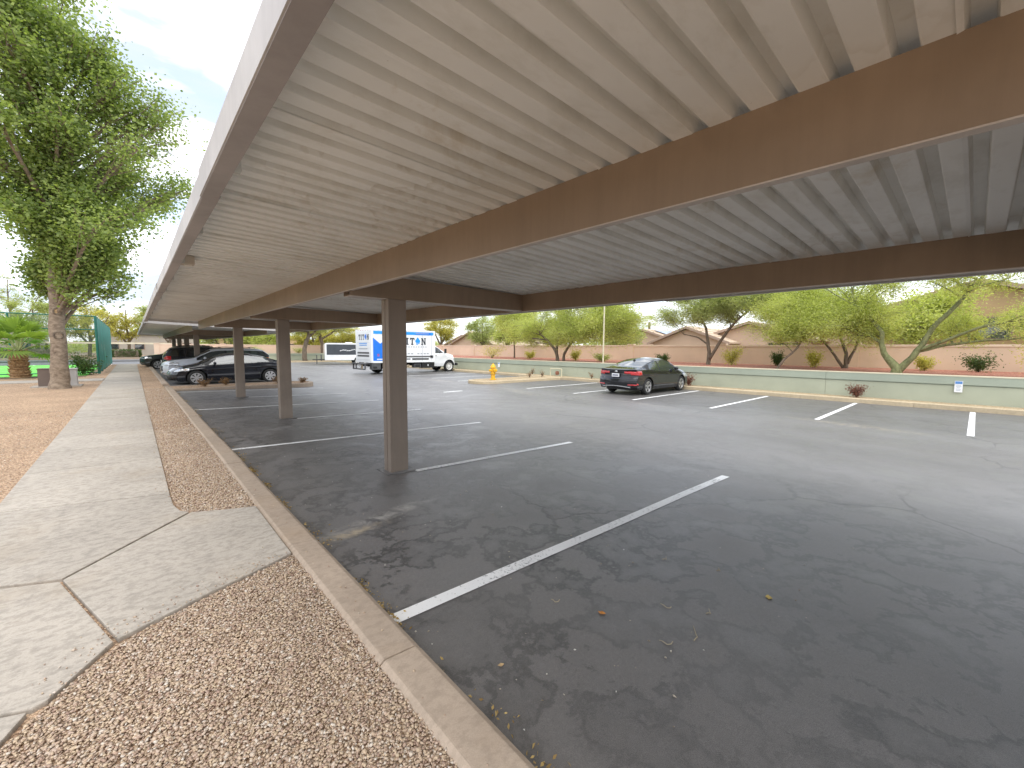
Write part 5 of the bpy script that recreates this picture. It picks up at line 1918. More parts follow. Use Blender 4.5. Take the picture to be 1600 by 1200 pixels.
def shrub(name, label, loc, r_, h, m, n=900, leaf=0.05, stems=9, group=None, aspect=0.5, cat='shrub', bark='bark_dark'):
    root = empty(name, loc, 0, label, cat, group)
    b = MB()
    C = []
    for k in range(stems):
        a = random.uniform(0, 6.28)
        e = Vector((math.cos(a) * r_ * random.uniform(0.3, 0.95), math.sin(a) * r_ * random.uniform(0.3, 0.95), h * random.uniform(0.5, 1.0)))
        pts = bez(np.array((0, 0, 0.0)), np.array((e.x * 0.3, e.y * 0.3, e.z * 0.7)), np.array(e), 5)
        b.tube(pts, [0.012, 0.010, 0.008, 0.006, 0.003], 5)
        nl_ = n // stems
        tt = rng.uniform(0.25, 1.05, nl_)
        i0 = np.minimum((tt * 4).astype(int), 3)
        f_ = (tt * 4 - i0)[:, None]
        pos = pts[i0] * (1 - f_) + pts[i0 + 1] * f_ + rng.normal(0, 1, (nl_, 3)) * np.array([r_, r_, h * 0.7]) * 0.20
        pos[:, 2] = np.abs(pos[:, 2])
        C.append(pos)
    b.build('stems', M[bark], root)
    C = np.concatenate(C)
    V, F, T = leaf_cloud(C, leaf * rng.uniform(0.6, 1.3, len(C)), np.clip(rng.normal(0.5, 0.25, len(C)), 0, 1), aspect, 0.0, 1.0)
    link('foliage', np_mesh('foliage', V, F, m, T), root)
    return root


shrub('shrub', 'round green bush at the foot of the court fence', (-1.95, 30.2, 0.12), 0.75, 0.95, M['leaf_dark'], 2600, 0.085)
# dry tufts on the gravel island
for (x, y, r_, h, lab) in ((2.05, 20.3, 0.28, 0.34, 'dry brown tuft on the island near the coupe nose'), (2.75, 20.45, 0.22, 0.30, 'dry brown tuft on the island just behind the coupe front wheel'), (4.62, 20.3, 0.24, 0.28, 'dry brown tuft on the island by the coupe rear wheel'), (5.55, 20.1, 0.22, 0.24, 'dry brown tuft at the rounded tip of the gravel island')):
    shrub('dry_shrub', lab, (x, y, 0.03), r_, h, M['leaf_dry'], 420, 0.05, 10, 'dry tufts on the gravel island')
# far planter
for (x, y, r_, h, lab, mm) in ((18.75, 2.75, 0.30, 0.42, 'bronze leaved low shrub below the green wall right of centre', 'leaf_red'), (18.75, 8.75, 0.30, 0.50, 'bronze shrub at the green wall beside the saloon nose', 'leaf_red'),
                              (18.75, 14.2, 0.22, 0.36, 'small dry shrub at the green wall left of the saloon', 'leaf_dry'), (17.6, 16.9, 0.20, 0.42, 'upright twiggy sprout where the hydrant island meets the wall', 'leaf_dry'),
                              (16.6, 16.9, 0.20, 0.34, 'dead twig tuft in the middle of the hydrant island', 'leaf_dry'), (18.8, 18.9, 0.22, 0.45, 'small dead twig clump by the green wall behind the hydrant', 'leaf_dry')):
    shrub('planter_shrub', lab, (x, y, -0.02), r_, h, M[mm], 900 if mm == 'leaf_red' else 130, 0.055, 16 if mm == 'leaf_red' else 11, 'small shrubs in the far planter')
for (x, y, r_, h, lab, mm) in ((24.6, 9.1, 0.55, 0.95, 'yellow green bush on red gravel right of the slender forked tree', 'leaf_yellow'), (25.8, 7.2, 0.42, 0.75, 'dark bush against the pink wall between two pilasters', 'leaf_dark'), (25.2, 5.4, 0.45, 0.75, 'yellowish bush behind the leaning sapling', 'leaf_yellow'),
                              (25.6, -0.05, 0.62, 0.72, 'dark green bush on red gravel right of the big green trunk', 'leaf_dark'), (25.2, -1.7, 0.8, 1.0, 'pale yellow bush at the right edge before the pink wall', 'leaf_yellow'), (25.3, 1.5, 0.4, 0.6, 'small yellow green bush just right of the big green trunk', 'leaf_yellow'),
                              (23.0, 16.6, 0.7, 0.55, 'grey green low bush by the lamp post', 'leaf_mesq'), (25.6, 13.7, 0.5, 0.55, 'dark clipped bush behind the saloon roof', 'leaf_dark'), (23.2, 19.0, 0.45, 0.75, 'yellow bush between lamp post and twin trunks', 'leaf_yellow'), (22.6, 27.6, 1.5, 1.15, 'wide straw coloured bush behind the hydrant', 'leaf_yellow'),
                              (23.6, 24.0, 0.5, 0.6, 'small ochre bush left of the twin trunks', 'leaf_yellow'), (16.0, 59.4, 0.9, 0.8, 'olive bush on the gravel bank left of the trailer', 'leaf_mesq'), (11.5, 59.6, 0.9, 0.8, 'olive bush on the gravel bank far behind the coupe', 'leaf_mesq')):
    shrub('bank_shrub', lab, (x, y, 0.78), r_, h, M[mm], 1500, 0.075, 14, 'bushes on the red gravel bank')

# --- desert trees on the bank
G = 'desert trees on the red gravel bank'


def rnd_clumps(cx, cy, cz, sx, sy, sz, n, r0, w=1.0, seed=1, flat=0.85):
    rg = np.random.default_rng(seed)
    out = []
    for k in range(n):
        a = rg.uniform(0, 6.283)
        q = math.sqrt(rg.uniform(0.02, 1))
        out.append((cx + sx * q * math.cos(a), cy + sy * q * math.sin(a), cz + sz * rg.uniform(-1, 1) * (1 - 0.4 * q), r0 * rg.uniform(0.75, 1.25), r0 * rg.uniform(0.75, 1.25), r0 * flat * rg.uniform(0.7, 1.2), w))
    return out


# big palo verde with forked green trunk
X0, Y0 = 21.6, 2.02
tree('palo_verde', 'big palo verde with forked green trunk and sprawling limbs', [
    [(X0, Y0, 0.70, 0.203), (X0, Y0 + 0.02, 0.98, 0.156), (X0 + 0.1, Y0 + 0.38, 1.42, 0.105), (X0 + 0.15, Y0 + 0.55, 1.85, 0.090), (X0 + 0.1, Y0 + 0.52, 2.3, 0.078), (X0 + 0.2, Y0 + 0.9, 2.9, 0.062), (X0 + 0.3, Y0 + 1.5, 3.5, 0.043)],
    [(X0, Y0 - 0.02, 0.85, 0.133), (X0, Y0 - 0.35, 1.35, 0.109), (X0 + 0.05, Y0 - 0.62, 1.8, 0.094), (X0, Y0 - 0.8, 2.4, 0.086), (X0 - 0.1, Y0 - 1.25, 3.0, 0.070), (X0 - 0.2, Y0 - 1.7, 3.7, 0.055), (X0 - 0.3, Y0 - 2.2, 4.6, 0.035)],
    [(X0 + 0.02, Y0 - 0.58, 1.66, 0.066), (X0 - 0.1, Y0 - 1.2, 2.0, 0.055), (X0 - 0.2, Y0 - 2.0, 2.45, 0.043), (X0 - 0.3, Y0 - 3.1, 2.7, 0.031), (X0 - 0.4, Y0 - 4.4, 2.9, 0.020)],
    [(X0 + 0.02, Y0 - 0.50, 1.60, 0.058), (X0 + 0.2, Y0 - 1.2, 1.85, 0.047), (X0 + 0.3, Y0 - 2.2, 2.0, 0.035), (X0 + 0.2, Y0 - 3.4, 2.1, 0.023)],
    [(X0 + 0.12, Y0 + 0.56, 1.95, 0.055), (X0 + 0.3, Y0 + 1.1, 2.35, 0.043), (X0 + 0.5, Y0 + 1.9, 2.6, 0.031), (X0 + 0.6, Y0 + 2.9, 2.75, 0.020)]],
    rnd_clumps(X0 + 0.6, Y0 + 2.7, 3.1, 1.6, 2.6, 1.1, 36, 0.8, 0.9, 3) + rnd_clumps(X0 + 0.3, Y0 - 1.3, 4.3, 1.5, 2.6, 0.8, 18, 0.75, 0.6, 4) + rnd_clumps(X0 + 0.5, Y0 + 2.0, 4.6, 1.5, 2.6, 0.5, 10, 0.75, 0.6, 24) + rnd_clumps(X0 + 0.4, Y0 - 3.4, 2.5, 1.2, 1.4, 0.5, 8, 0.65, 0.5, 5) + rnd_clumps(X0 + 0.8, Y0 - 1.2, 2.5, 0.8, 0.9, 0.5, 6, 0.6, 0.5, 6),
    M['bark_green'], M['leaf_pv'], leaf=0.077, nleaf=2400, twigs=20, spread=0.42, aspect=0.44 * 0.9, group=G, limb_r=0.035)
X0, Y0 = 25.0, 4.15
tree('desert_tree', 'grey stemmed small tree with several trunks behind the big palo verde', [
    [(X0, Y0, 0.72, 0.101), (X0, Y0 + 0.02, 1.5, 0.078), (X0 + 0.1, Y0 + 0.35, 2.4, 0.055), (X0, Y0 + 0.6, 3.2, 0.031)], [(X0, Y0 + 0.1, 0.8, 0.070), (X0, Y0 + 0.5, 1.5, 0.055), (X0, Y0 + 1.1, 2.3, 0.039)], [(X0, Y0 - 0.05, 1.0, 0.070), (X0, Y0 - 0.3, 1.7, 0.055), (X0, Y0 - 0.5, 2.6, 0.039)]],
    rnd_clumps(X0, Y0 + 0.9, 3.5, 1.4, 2.6, 1.2, 32, 0.85, 1.0, 7), M['bark_dark'], M['leaf_pv'], leaf=0.083, nleaf=2200, twigs=18, spread=0.42, aspect=0.44 * 0.9, group=G, limb_r=0.03)
X0, Y0 = 21.3, 6.0
tree('desert_tree', 'thin leaning sapling with sparse crown beside the low wall', [[(X0, Y0, 0.74, 0.051), (X0 + 0.1, Y0 - 0.25, 1.2, 0.047), (X0 + 0.2, Y0 - 0.75, 1.75, 0.039), (X0 + 0.2, Y0 - 0.9, 2.4, 0.027)]],
     rnd_clumps(X0 + 0.3, Y0 - 0.7, 2.45, 0.7, 1.1, 0.6, 11, 0.5, 0.8, 8), M['bark_dark'], M['leaf_pv'], leaf=0.087, nleaf=1000, twigs=16, spread=0.42, aspect=0.44 * 0.9, group=G, limb_r=0.02)
X0, Y0 = 24.0, 10.1
tree('desert_tree', 'slender forked tree with broad airy crown against the pink wall', [
    [(X0, Y0, 0.72, 0.117), (X0, Y0, 1.3, 0.101), (X0, Y0 + 0.08, 2.0, 0.086), (X0 + 0.1, Y0 + 0.3, 2.9, 0.062), (X0, Y0 + 0.8, 3.8, 0.039)], [(X0 - 0.05, Y0 - 0.05, 1.1, 0.086), (X0, Y0 - 0.6, 2.1, 0.078), (X0, Y0 - 1.1, 2.9, 0.070), (X0, Y0 - 1.7, 3.5, 0.047), (X0, Y0 - 2.6, 4.1, 0.027)],
    [(X0, Y0 + 0.05, 1.9, 0.047), (X0, Y0 + 0.7, 2.35, 0.039), (X0, Y0 + 1.5, 2.5, 0.027)]],
    rnd_clumps(X0, Y0 + 1.0, 3.75, 1.4, 2.1, 0.8, 18, 0.75, 1.0, 9) + rnd_clumps(X0, Y0 - 1.9, 4.3, 1.3, 1.9, 0.7, 15, 0.75, 1.0, 10) + rnd_clumps(X0, Y0 - 0.3, 4.9, 1.3, 2.6, 0.5, 10, 0.75, 1.0, 25), M['bark_dark'], M['leaf_mesq'], leaf=0.094, nleaf=1900, twigs=19, spread=0.42, aspect=0.4, group=G, limb_r=0.04)
X0, Y0 = 21.4, 19.0
tree('desert_tree', 'wide twin trunked tree with drooping yellow green crown by the lamp post', [
    [(X0, Y0 + 0.1, 0.74, 0.133), (X0, Y0 + 0.15, 1.3, 0.109), (X0 - 0.1, Y0 + 0.7, 2.0, 0.078), (X0 - 0.2, Y0 + 1.6, 2.7, 0.055), (X0, Y0 + 2.4, 3.3, 0.031)], [(X0, Y0 + 0.2, 1.2, 0.094), (X0, Y0 + 0.15, 2.2, 0.078), (X0, Y0 - 0.3, 3.2, 0.047)], [(X0 + 0.1, Y0 - 0.35, 0.74, 0.109), (X0, Y0 - 0.45, 1.3, 0.094), (X0, Y0 - 1.1, 2.0, 0.070), (X0 - 0.1, Y0 - 2.2, 2.7, 0.047), (X0, Y0 - 3.4, 3.0, 0.027)]],
    rnd_clumps(X0, Y0 - 2.8, 3.0, 1.5, 2.9, 1.0, 36, 0.9, 1.0, 11) + rnd_clumps(X0, Y0 + 1.8, 2.8, 1.5, 2.8, 1.0, 24, 0.85, 0.8, 12) + rnd_clumps(X0 + 0.2, Y0 - 0.5, 4.4, 1.3, 4.6, 0.7, 22, 0.85, 0.8, 13), M['bark_dark'], M['leaf_pv'], leaf=0.093, nleaf=2000, twigs=20, spread=0.42, aspect=0.44 * 0.9, group=G, limb_r=0.04)
X0, Y0 = 24.0, 26.3
tree('desert_tree', 'slim bright green tree rising beside the left hand house gable', [[(X0, Y0, 0.74, 0.070), (X0, Y0, 1.8, 0.058), (X0, Y0 + 0.2, 3.0, 0.039), (X0, Y0, 4.3, 0.023)]],
     rnd_clumps(X0, Y0, 3.8, 1.2, 2.4, 1.4, 28, 0.85, 1.0, 14, 0.8), M['bark_dark'], M['leaf_pv'], leaf=0.100, nleaf=1600, twigs=18, spread=0.42, aspect=0.4, group=G, limb_r=0.03)
# two darker trees at the end of the lot
for k, (X0, Y0, lab) in enumerate(((15.4, 54.4, 'gnarled dark trunked tree standing before the end wall of the lot'), (19.0, 59.0, 'dark leaning trunk just left of the trailer'))):
    ln = 1.0 if k == 0 else -0.6
    tree('desert_tree', lab, [[(X0, Y0, -0.03, 0.30), (X0 - 0.05, Y0, 1.0, 0.26), (X0 + 0.1 * ln, Y0, 2.0, 0.24), (X0 + 0.5 * ln, Y0, 2.9, 0.20), (X0 + 0.6 * ln, Y0, 4.2, 0.12)], [(X0 + 0.4 * ln, Y0, 2.7, 0.15), (X0 + 1.3, Y0, 3.6, 0.11), (X0 + 2.0, Y0, 4.6, 0.07)]],
         rnd_clumps(X0, Y0, 4.6, 3.4, 2.2, 1.2, 24, 1.2, 1.0, 15 + k), M['bark_dark'], M['leaf_mesq'], leaf=0.14, nleaf=800, twigs=12, spread=0.3, aspect=0.45, group='dark trees at the end of the lot', limb_r=0.08)


# ------------------------------------------------------------------ houses behind the pink wall
M['stucco'] = mat('house_stucco', (0.56, 0.41, 0.30), 0.9, 0.06, 0.7, 0.2, bmp=0.2, bscale=40)
M['stucco_tan'] = mat('tan_stucco', (0.52, 0.36, 0.20), 0.9, 0.06, 0.7, 0.2)
M['stucco_pale'] = mat('pale_stucco', (0.42, 0.38, 0.33), 0.9, 0.06, 0.7, 0.2)
M['trim'] = mat('house_trim', (0.36, 0.26, 0.20), 0.8, 0.08, 1.0)
M['window_glass'] = glass_mat('window_glass', (0.05, 0.06, 0.07))


def tile_mat(name, c1, c2):
    m, nt, b = new_mat(name)
    wv = nt.nodes.new('ShaderNodeTexWave')
    wv.inputs['Scale'].default_value = 1.6
    wv.bands_direction = 'Y'
    nt.links.new(coords(nt), wv.inputs['Vector'])
    c = ramp(nt, noise(nt, 2.5, 6, 0.7), [(0.3, c1), (0.7, c2)])
    nt.links.new(c, b.inputs['Base Color'])
    b.inputs['Roughness'].default_value = 0.85
    bump(nt, b, wv.outputs['Fac'], 0.5, 0.08)
    return m


M['roof_tile'] = tile_mat('roof_tile', (0.46, 0.35, 0.25), (0.64, 0.51, 0.38))
M['roof_red'] = tile_mat('roof_tile_warm', (0.32, 0.18, 0.105), (0.44, 0.27, 0.165))
M['solar'] = mat('solar_glass', (0.05, 0.07, 0.12), 0.15, 0.15, 4, coat=0.6)


def house(name, label, x0, y0, y1, depth, eave, ridge, wall, roof, z0=0.7, windows=(), solar=False, over=0.45, cat='house'):
    """gable faces -x: the ridge runs along +x"""
    ym = (y0 + y1) / 2
    root = empty(name, (x0, ym, z0), 0, label, cat, 'houses behind the pink wall')
    x1 = x0 + depth
    prof = [(y0, z0), (y1, z0), (y1, eave), (ym, ridge - 0.12), (y0, eave)]
    MB().prism(prof, x0, x1, 'x').build('wall', wall, root, world=True)
    sl = (ridge - eave) / (ym - y0)
    for s, ye in ((1, y1), (-1, y0)):
        yo = ye + s * over
        zo = eave - sl * over
        b = MB()
        th = 0.14
        vs = []
        for x in (x0 - over, x1 + over):
            vs += [(x, ym + s * 0.002, ridge), (x, yo, zo), (x, yo, zo + th), (x, ym + s * 0.002, ridge + th)]
        b.add(vs, [(0, 1, 2, 3), (7, 6, 5, 4), (0, 4, 5, 1), (1, 5, 6, 2), (2, 6, 7, 3), (3, 7, 4, 0)])
        rf = b.build('roof', roof, root, world=True)
        # barge board
        b = MB()
        x = x0 - over - 0.03
        vs = []
        for xx_ in (x, x + 0.028):
            vs += [(xx_, ym + s * 0.003, ridge - 0.10), (xx_, yo, zo - 0.10), (xx_, yo, zo + 0.11), (xx_, ym + s * 0.003, ridge + 0.11)]
        b.add(vs, [(0, 1, 2, 3), (7, 6, 5, 4), (0, 4, 5, 1), (1, 5, 6, 2), (2, 6, 7, 3), (3, 7, 4, 0)])
        b.build('barge_board', M['trim'], root, world=True)
        # courses of tile as real ridges
        nC = 6
        for k in range(1, nC):
            t = k / nC
            yc, zc = ym + (yo - ym) * t, ridge + th + (zo - ridge) * t
            MB().box(x0 - over + 0.02, x1 + over - 0.02, yc - 0.05, yc + 0.05, zc - 0.02, zc + 0.035).build('tile_course', roof, rf, world=False).location = Vector((0, 0, 0)) - Vector(root.location)
    for (ya, yb, za, zb) in windows:
        w = MB().box(x0 - 0.03, x0 - 0.004, ya, yb, za, zb).build('window', M['trim'], root, world=True)
        MB().box(x0 - 0.036, x0 - 0.0305, ya + 0.07, yb - 0.07, za + 0.07, zb - 0.07).build('pane', M['window_glass'], w, world=False).location = Vector((0, 0, 0)) - Vector(root.location)
    if solar:
        for k in range(4):
            b = MB()
            xa = x0 + 0.8 + k * 1.1
            t0, t1 = 0.2, 0.75
            ya, za = ym + (y0 - over - ym) * t0, ridge + 0.24 + (eave - sl * over - ridge) * t0
            yb, zb = ym + (y0 - over - ym) * t1, ridge + 0.24 + (eave - sl * over - ridge) * t1
            b.add([(xa, ya, za), (xa + 1.0, ya, za), (xa + 1.0, yb, zb), (xa, yb, zb), (xa, ya, za + 0.04), (xa + 1.0, ya, za + 0.04), (xa + 1.0, yb, zb + 0.04), (xa, yb, zb + 0.04)],
                  [(0, 3, 2, 1), (4, 5, 6, 7), (0, 1, 5, 4), (1, 2, 6, 5), (2, 3, 7, 6), (3, 0, 4, 7)])
            b.build('solar_panel', M['solar'], root, world=True)
    return root


house('house', 'salmon gabled house behind the pink wall, left of the slender forked tree', 38, 14.6, 21.4, 12, 2.35, 3.65, M['stucco'], M['roof_tile'])
house('house', 'salmon gabled house with dark eave, directly behind the slender forked tree', 40, 8.9, 18.0, 12, 2.55, 4.0, M['stucco'], M['roof_tile'], windows=((9.6, 12.0, 1.5, 2.3),))
house('house', 'low tiled house with solar panels left of the two salmon gables', 46, 23.0, 31.5, 10, 2.6, 4.0, M['stucco'], M['roof_tile'], solar=True)
house('house', 'brown gabled house behind the pink wall beside the truck cab', 40, 48.5, 59.5, 12, 2.3, 4.2, M['stucco'], M['roof_tile'], windows=((51.0, 53.0, 1.6, 2.2),))
house('house', 'tall tan house showing through the big palo verde crown', 36, -4.6, 5.0, 14, 4.1, 5.6, M['stucco_tan'], M['roof_red'], windows=((3.0, 4.3, 2.3, 3.6), (-1.2, 0.2, 2.3, 3.6)))
house('house', 'low salmon house with warm tile roof between forked tree and palo verde', 44, 3.4, 10.2, 12, 2.6, 4.1, M['stucco'], M['roof_red'])
house('house', 'pale low house far left behind the truck', 52, 66, 80, 14, 2.4, 4.4, M['stucco_pale'], M['roof_tile'])
# buildings beyond the cross road on the left
for (x, y, w, h, lab) in ((-26, 92, 16, 4.2, 'pale low apartment block beyond the far carport at left'), (-4, 96, 13, 3.6, 'pale low apartment block straight beyond the end of the walk'), (12, 90, 14, 3.4, 'tan low apartment block far behind the second carport')):
    rt_h = empty('apartment_block', (x, y, 0.05), 0, lab, 'building')
    MB().box(x, x + w, y, y + 9, 0.0, h).build('wall', M['stucco_pale'] if x < 10 else M['stucco_tan'], rt_h, world=True)
    MB().box(x - 0.4, x + w + 0.4, y - 0.4, y + 9.4, h, h + 0.3).build('roof', M['roof_tile'], rt_h, world=True)
    for k in range(int(w / 3.2)):
        wn_ = MB().box(x + 1.0 + k * 3.2, x + 2.4 + k * 3.2, y - 0.03, y - 0.004, 1.0, 2.3).build('window', M['trim'], rt_h, world=True)
        MB().box(x + 1.1 + k * 3.2, x + 2.3 + k * 3.2, y - 0.036, y - 0.0305, 1.1, 2.2).build('pane', M['window_glass'], wn_).location = Vector((0, 0, 0)) - Vector(rt_h.location)

# far carport across the cross road
fc = empty('far_carport', (-5, 76, 0), 0, 'thin flat cream roofed carport across the road beyond the walk', 'carport')
MB().box(-26, 5.0, 74.0, 79.5, 1.98, 2.03).build('roof_sheet', M['deck'], fc, world=True)
MB().box(-26.02, 5.02, 73.9, 73.995, 1.86, 2.08).build('fascia', mat('cream_fascia', (0.62, 0.55, 0.40), 0.6), fc, world=True)
for x in np.arange(-24, 5, 5.4):
    MB().box(x - 0.1, x + 0.1, 76.4, 76.6, 0, 1.98).build('post', M['post_steel'], fc, world=True)
MB().box(-60, 6.5, 70.0, 70.2, -0.1, 0.22).build('kerb_length', M['kerb'], None)['kind'] = 'structure'
tag(sheet('verge', [-60, 6.5], [70.2, 90], lambda x, y: 0.16, M['gravel_bed']), kind='structure')


def hedge(loc, sx, sy, h, label, m='leaf_dark', n=2600, leaf=0.13):
    root = empty('hedge', loc, 0, label, 'hedge', 'clipped hedges beyond the road')
    u = rng.uniform(-1, 1, (n, 3))
    k = np.argmax(np.abs(u) + rng.uniform(0, 0.3, (n, 3)), axis=1)
    u[np.arange(n), k] = np.sign(u[np.arange(n), k]) * rng.uniform(0.85, 1.0, n)
    C = u * np.array([sx, sy, h / 2]) + np.array([0, 0, h / 2]) + rng.normal(0, 0.05, (n, 3))
    V, F, T = leaf_cloud(C, leaf * rng.uniform(0.6, 1.3, n), np.clip(rng.normal(0.45, 0.25, n), 0, 1), 0.6, 0, 1.0)
    link('foliage', np_mesh('foliage', V, F, M[m], T), root)
    b = MB().box(-sx * 0.8, sx * 0.8, -sy * 0.7, sy * 0.7, 0, h * 0.85)
    b.build('inner_twigs', M['bark_dark'], root)
    return root


hedge((-9.0, 72.3, 0.15), 3.0, 0.6, 1.2, 'long clipped hedge seen through the court fence')
hedge((-0.6, 72.3, 0.15), 1.4, 0.6, 1.0, 'clipped hedge right of the court screen beyond the road')
hedge((3.4, 72.3, 0.15), 1.2, 0.6, 1.0, 'clipped hedge above the farthest parked car')
hedge((-17, 72.4, 0.15), 3.5, 0.6, 1.1, 'clipped hedge far left behind the palm')

# background trees
bgs = [(-16, 80, 6.5, 9.0, 'leaf_yellow', 'tall yellow green tree far left behind the palm'), (-9.5, 84, 6.0, 8.6, 'leaf_mesq', 'green tree beyond the court behind the pale trunk'), (-4.5, 83, 5.6, 8.2, 'leaf_yellow', 'yellow tree straight above the court screen'), (-0.5, 88, 5.4, 8.4, 'leaf_yellow', 'yellow green tree just right of the court screen'),
       (4.2, 84, 6.0, 9.6, 'leaf_mesq', 'taller green tree at the far corner of the carport fascia'), (-24, 86, 7.5, 12.5, 'leaf_yellow', 'pale bare twigged tree at the far left edge'), (-13, 95, 7.5, 13.0, 'leaf_mesq', 'tall thin tree behind the yellow trees at left'), (9.5, 70, 4.5, 5.0, 'leaf_mesq', 'olive tree behind the end wall above the black coupe'),
       (13.5, 68, 4.0, 4.8, 'leaf_pv', 'bright green tree behind the end wall left of the dark trunk'), (20.5, 68, 4.6, 5.2, 'leaf_yellow', 'bright yellow tree behind the trailer'), (25.5, 70, 4.6, 5.6, 'leaf_yellow', 'yellow green tree above the truck box'), (33, 52, 4.4, 6.0, 'leaf_yellow', 'yellow tree above the truck cab'),
       (36, 46, 4.2, 5.6, 'leaf_mesq', 'green tree behind the brown gable'), (33.5, 38, 3.8, 5.2, 'leaf_pv', 'bright green tree right of the brown gable'), (34, 30, 3.8, 4.6, 'leaf_mesq', 'green tree behind the wall left of the lamp post'), (33, 22, 3.2, 4.0, 'leaf_mesq', 'green tree behind the wall at the lamp post'),
       (52, 10, 4.5, 6.0, 'leaf_mesq', 'dark green tree far behind the salmon roofs'), (33.5, 2.2, 3.4, 4.4, 'leaf_pv', 'leafy tree between pink wall and tan house'), (33, -3.4, 3.4, 4.2, 'leaf_mesq', 'leafy tree at the right edge behind the pink wall')]
for k, (x, y, cr_, h, lm, lab) in enumerate(bgs):
    z0 = 0.7 if x > 26 else 0.05
    tree('background_tree', lab, [[(x, y, z0, 0.22), (x + 0.2, y, z0 + h * 0.3, 0.18), (x - 0.1, y, z0 + h * 0.6, 0.10), (x, y, z0 + h * 0.85, 0.05)], [(x + 0.1, y, z0 + h * 0.25, 0.14), (x + cr_ * 0.25, y, z0 + h * 0.5, 0.09), (x + cr_ * 0.4, y, z0 + h * 0.7, 0.05)], [(x, y, z0 + h * 0.22, 0.14), (x - cr_ * 0.22, y - 0.3, z0 + h * 0.45, 0.09), (x - cr_ * 0.35, y, z0 + h * 0.7, 0.05)]],
         rnd_clumps(x, y, z0 + h * 0.62, cr_ * 0.62, cr_ * 0.5, h * 0.32, 26, 1.15, 1.0, 40 + k, 0.85), M['bark_dark'], M[lm], leaf=0.15 if x > 30 else 0.20, nleaf=(560 if x > 30 else 380) if k not in (5, 6) else 160, twigs=11, spread=0.30, aspect=0.5, group='trees in the distance', limb_r=0.07)
# distant palm seen above the roofs
pr = empty('tall_palm', (52, 30, 0.7), 0, 'distant fan palm head above the tiled roofs', 'palm')
MB().tube([(0, 0, 0), (0.1, 0, 2.5), (0, 0, 4.6)], [0.2, 0.16, 0.15], 8).build('trunk', M['bark_dark'], pr)
Vp, Fp = [], []
for k in range(26):
    a = k * 2.4
    el = R(75) - R(120) * k / 26
    d = Vector((math.cos(a) * math.cos(el), math.sin(a) * math.cos(el), math.sin(el)))
    sd_ = d.cross(Vector((0.1, 0.2, 1))).normalized()
    c0 = Vector((0, 0, 4.6)) + d * 0.55
    for j_ in range(9):
        th = R(-70) + R(140) * j_ / 8
        v = d * math.cos(th) + sd_ * math.sin(th)
        pv = v.cross(d.cross(sd_)).normalized() * 0.035
        i0 = len(Vp)
        Vp += [c0, c0 + v * 0.42 + pv, c0 + v * 0.75 + Vector((0, 0, -0.12)), c0 + v * 0.42 - pv]
        Fp.append((i0, i0 + 1, i0 + 2, i0 + 3))
V, F, T = np.array([tuple(v) for v in Vp]), np.array(Fp), rng.uniform(0.2, 0.8, len(Vp))
link('crown', np_mesh('crown', V, F, M['leaf_mesq'], T), pr)
# far tree line as one mass
n = 26000
a = rng.uniform(R(-25), R(95), n)
rad = rng.uniform(118, 150, n)
hh = 4.2 + 1.8 * np.sin(a * 17) + 1.2 * np.sin(a * 41 + 1) + 0.8 * np.sin(a * 73)
C = np.stack([np.sin(a) * rad, np.cos(a) * rad, 0.3 + rng.uniform(0, 1, n) ** 0.8 * hh], 1)
V, F, T = leaf_cloud(C, rng.uniform(0.5, 1.1, n), np.clip(rng.normal(0.5, 0.25, n), 0, 1), 0.6, 0.1, 1.0)
tag(link('distant_woodland', np_mesh('distant_woodland', V, F, M['leaf_mesq'], T)), 'hazy green line of far trees along the horizon', 'woodland', kind='stuff')

# ------------------------------------------------------------------ court, fence, utility box
M['court'] = mat('lime_court', (0.20, 0.78, 0.09), 0.7, 0.05, 0.5)
tag(sheet('sports_court', [-24, -1.75], [29.5, 46.0], lambda x, y: 0.15, M['court']), kind='structure')
for (xa, xb, ya, yb) in ((-24, -1.9, 36.0, 36.06), (-8, -7.94, 30.5, 46), (-24, -1.9, 41.0, 41.06)):
    V = [(xa, ya, 0.154), (xb, ya, 0.154), (xb, yb, 0.154), (xa, yb, 0.154)]
    link('court_line', np_mesh('court_line', V, [(0, 1, 2, 3)], M['line']), bpy.data.objects['sports_court'])
tag(sheet('mulch_strip', [-24, -1.75], [28.6, 29.5], lambda x, y: 0.135, mat('dark_mulch', (0.17, 0.12, 0.085), 0.9, 0.3, 8, bmp=0.5, bscale=30)), kind='structure')


def mesh_mat(name, col, alpha, rough=0.7):
    m, nt, b = new_mat(name)
    wx = noise(nt, 1.2, 4)
    nt.links.new(ramp(nt, wx, [(0.3, [x * 0.8 for x in col]), (0.7, [x * 1.15 for x in col])]), b.inputs['Base Color'])
    b.inputs['Roughness'].default_value = rough
    b.inputs['Alpha'].default_value = alpha
    return m


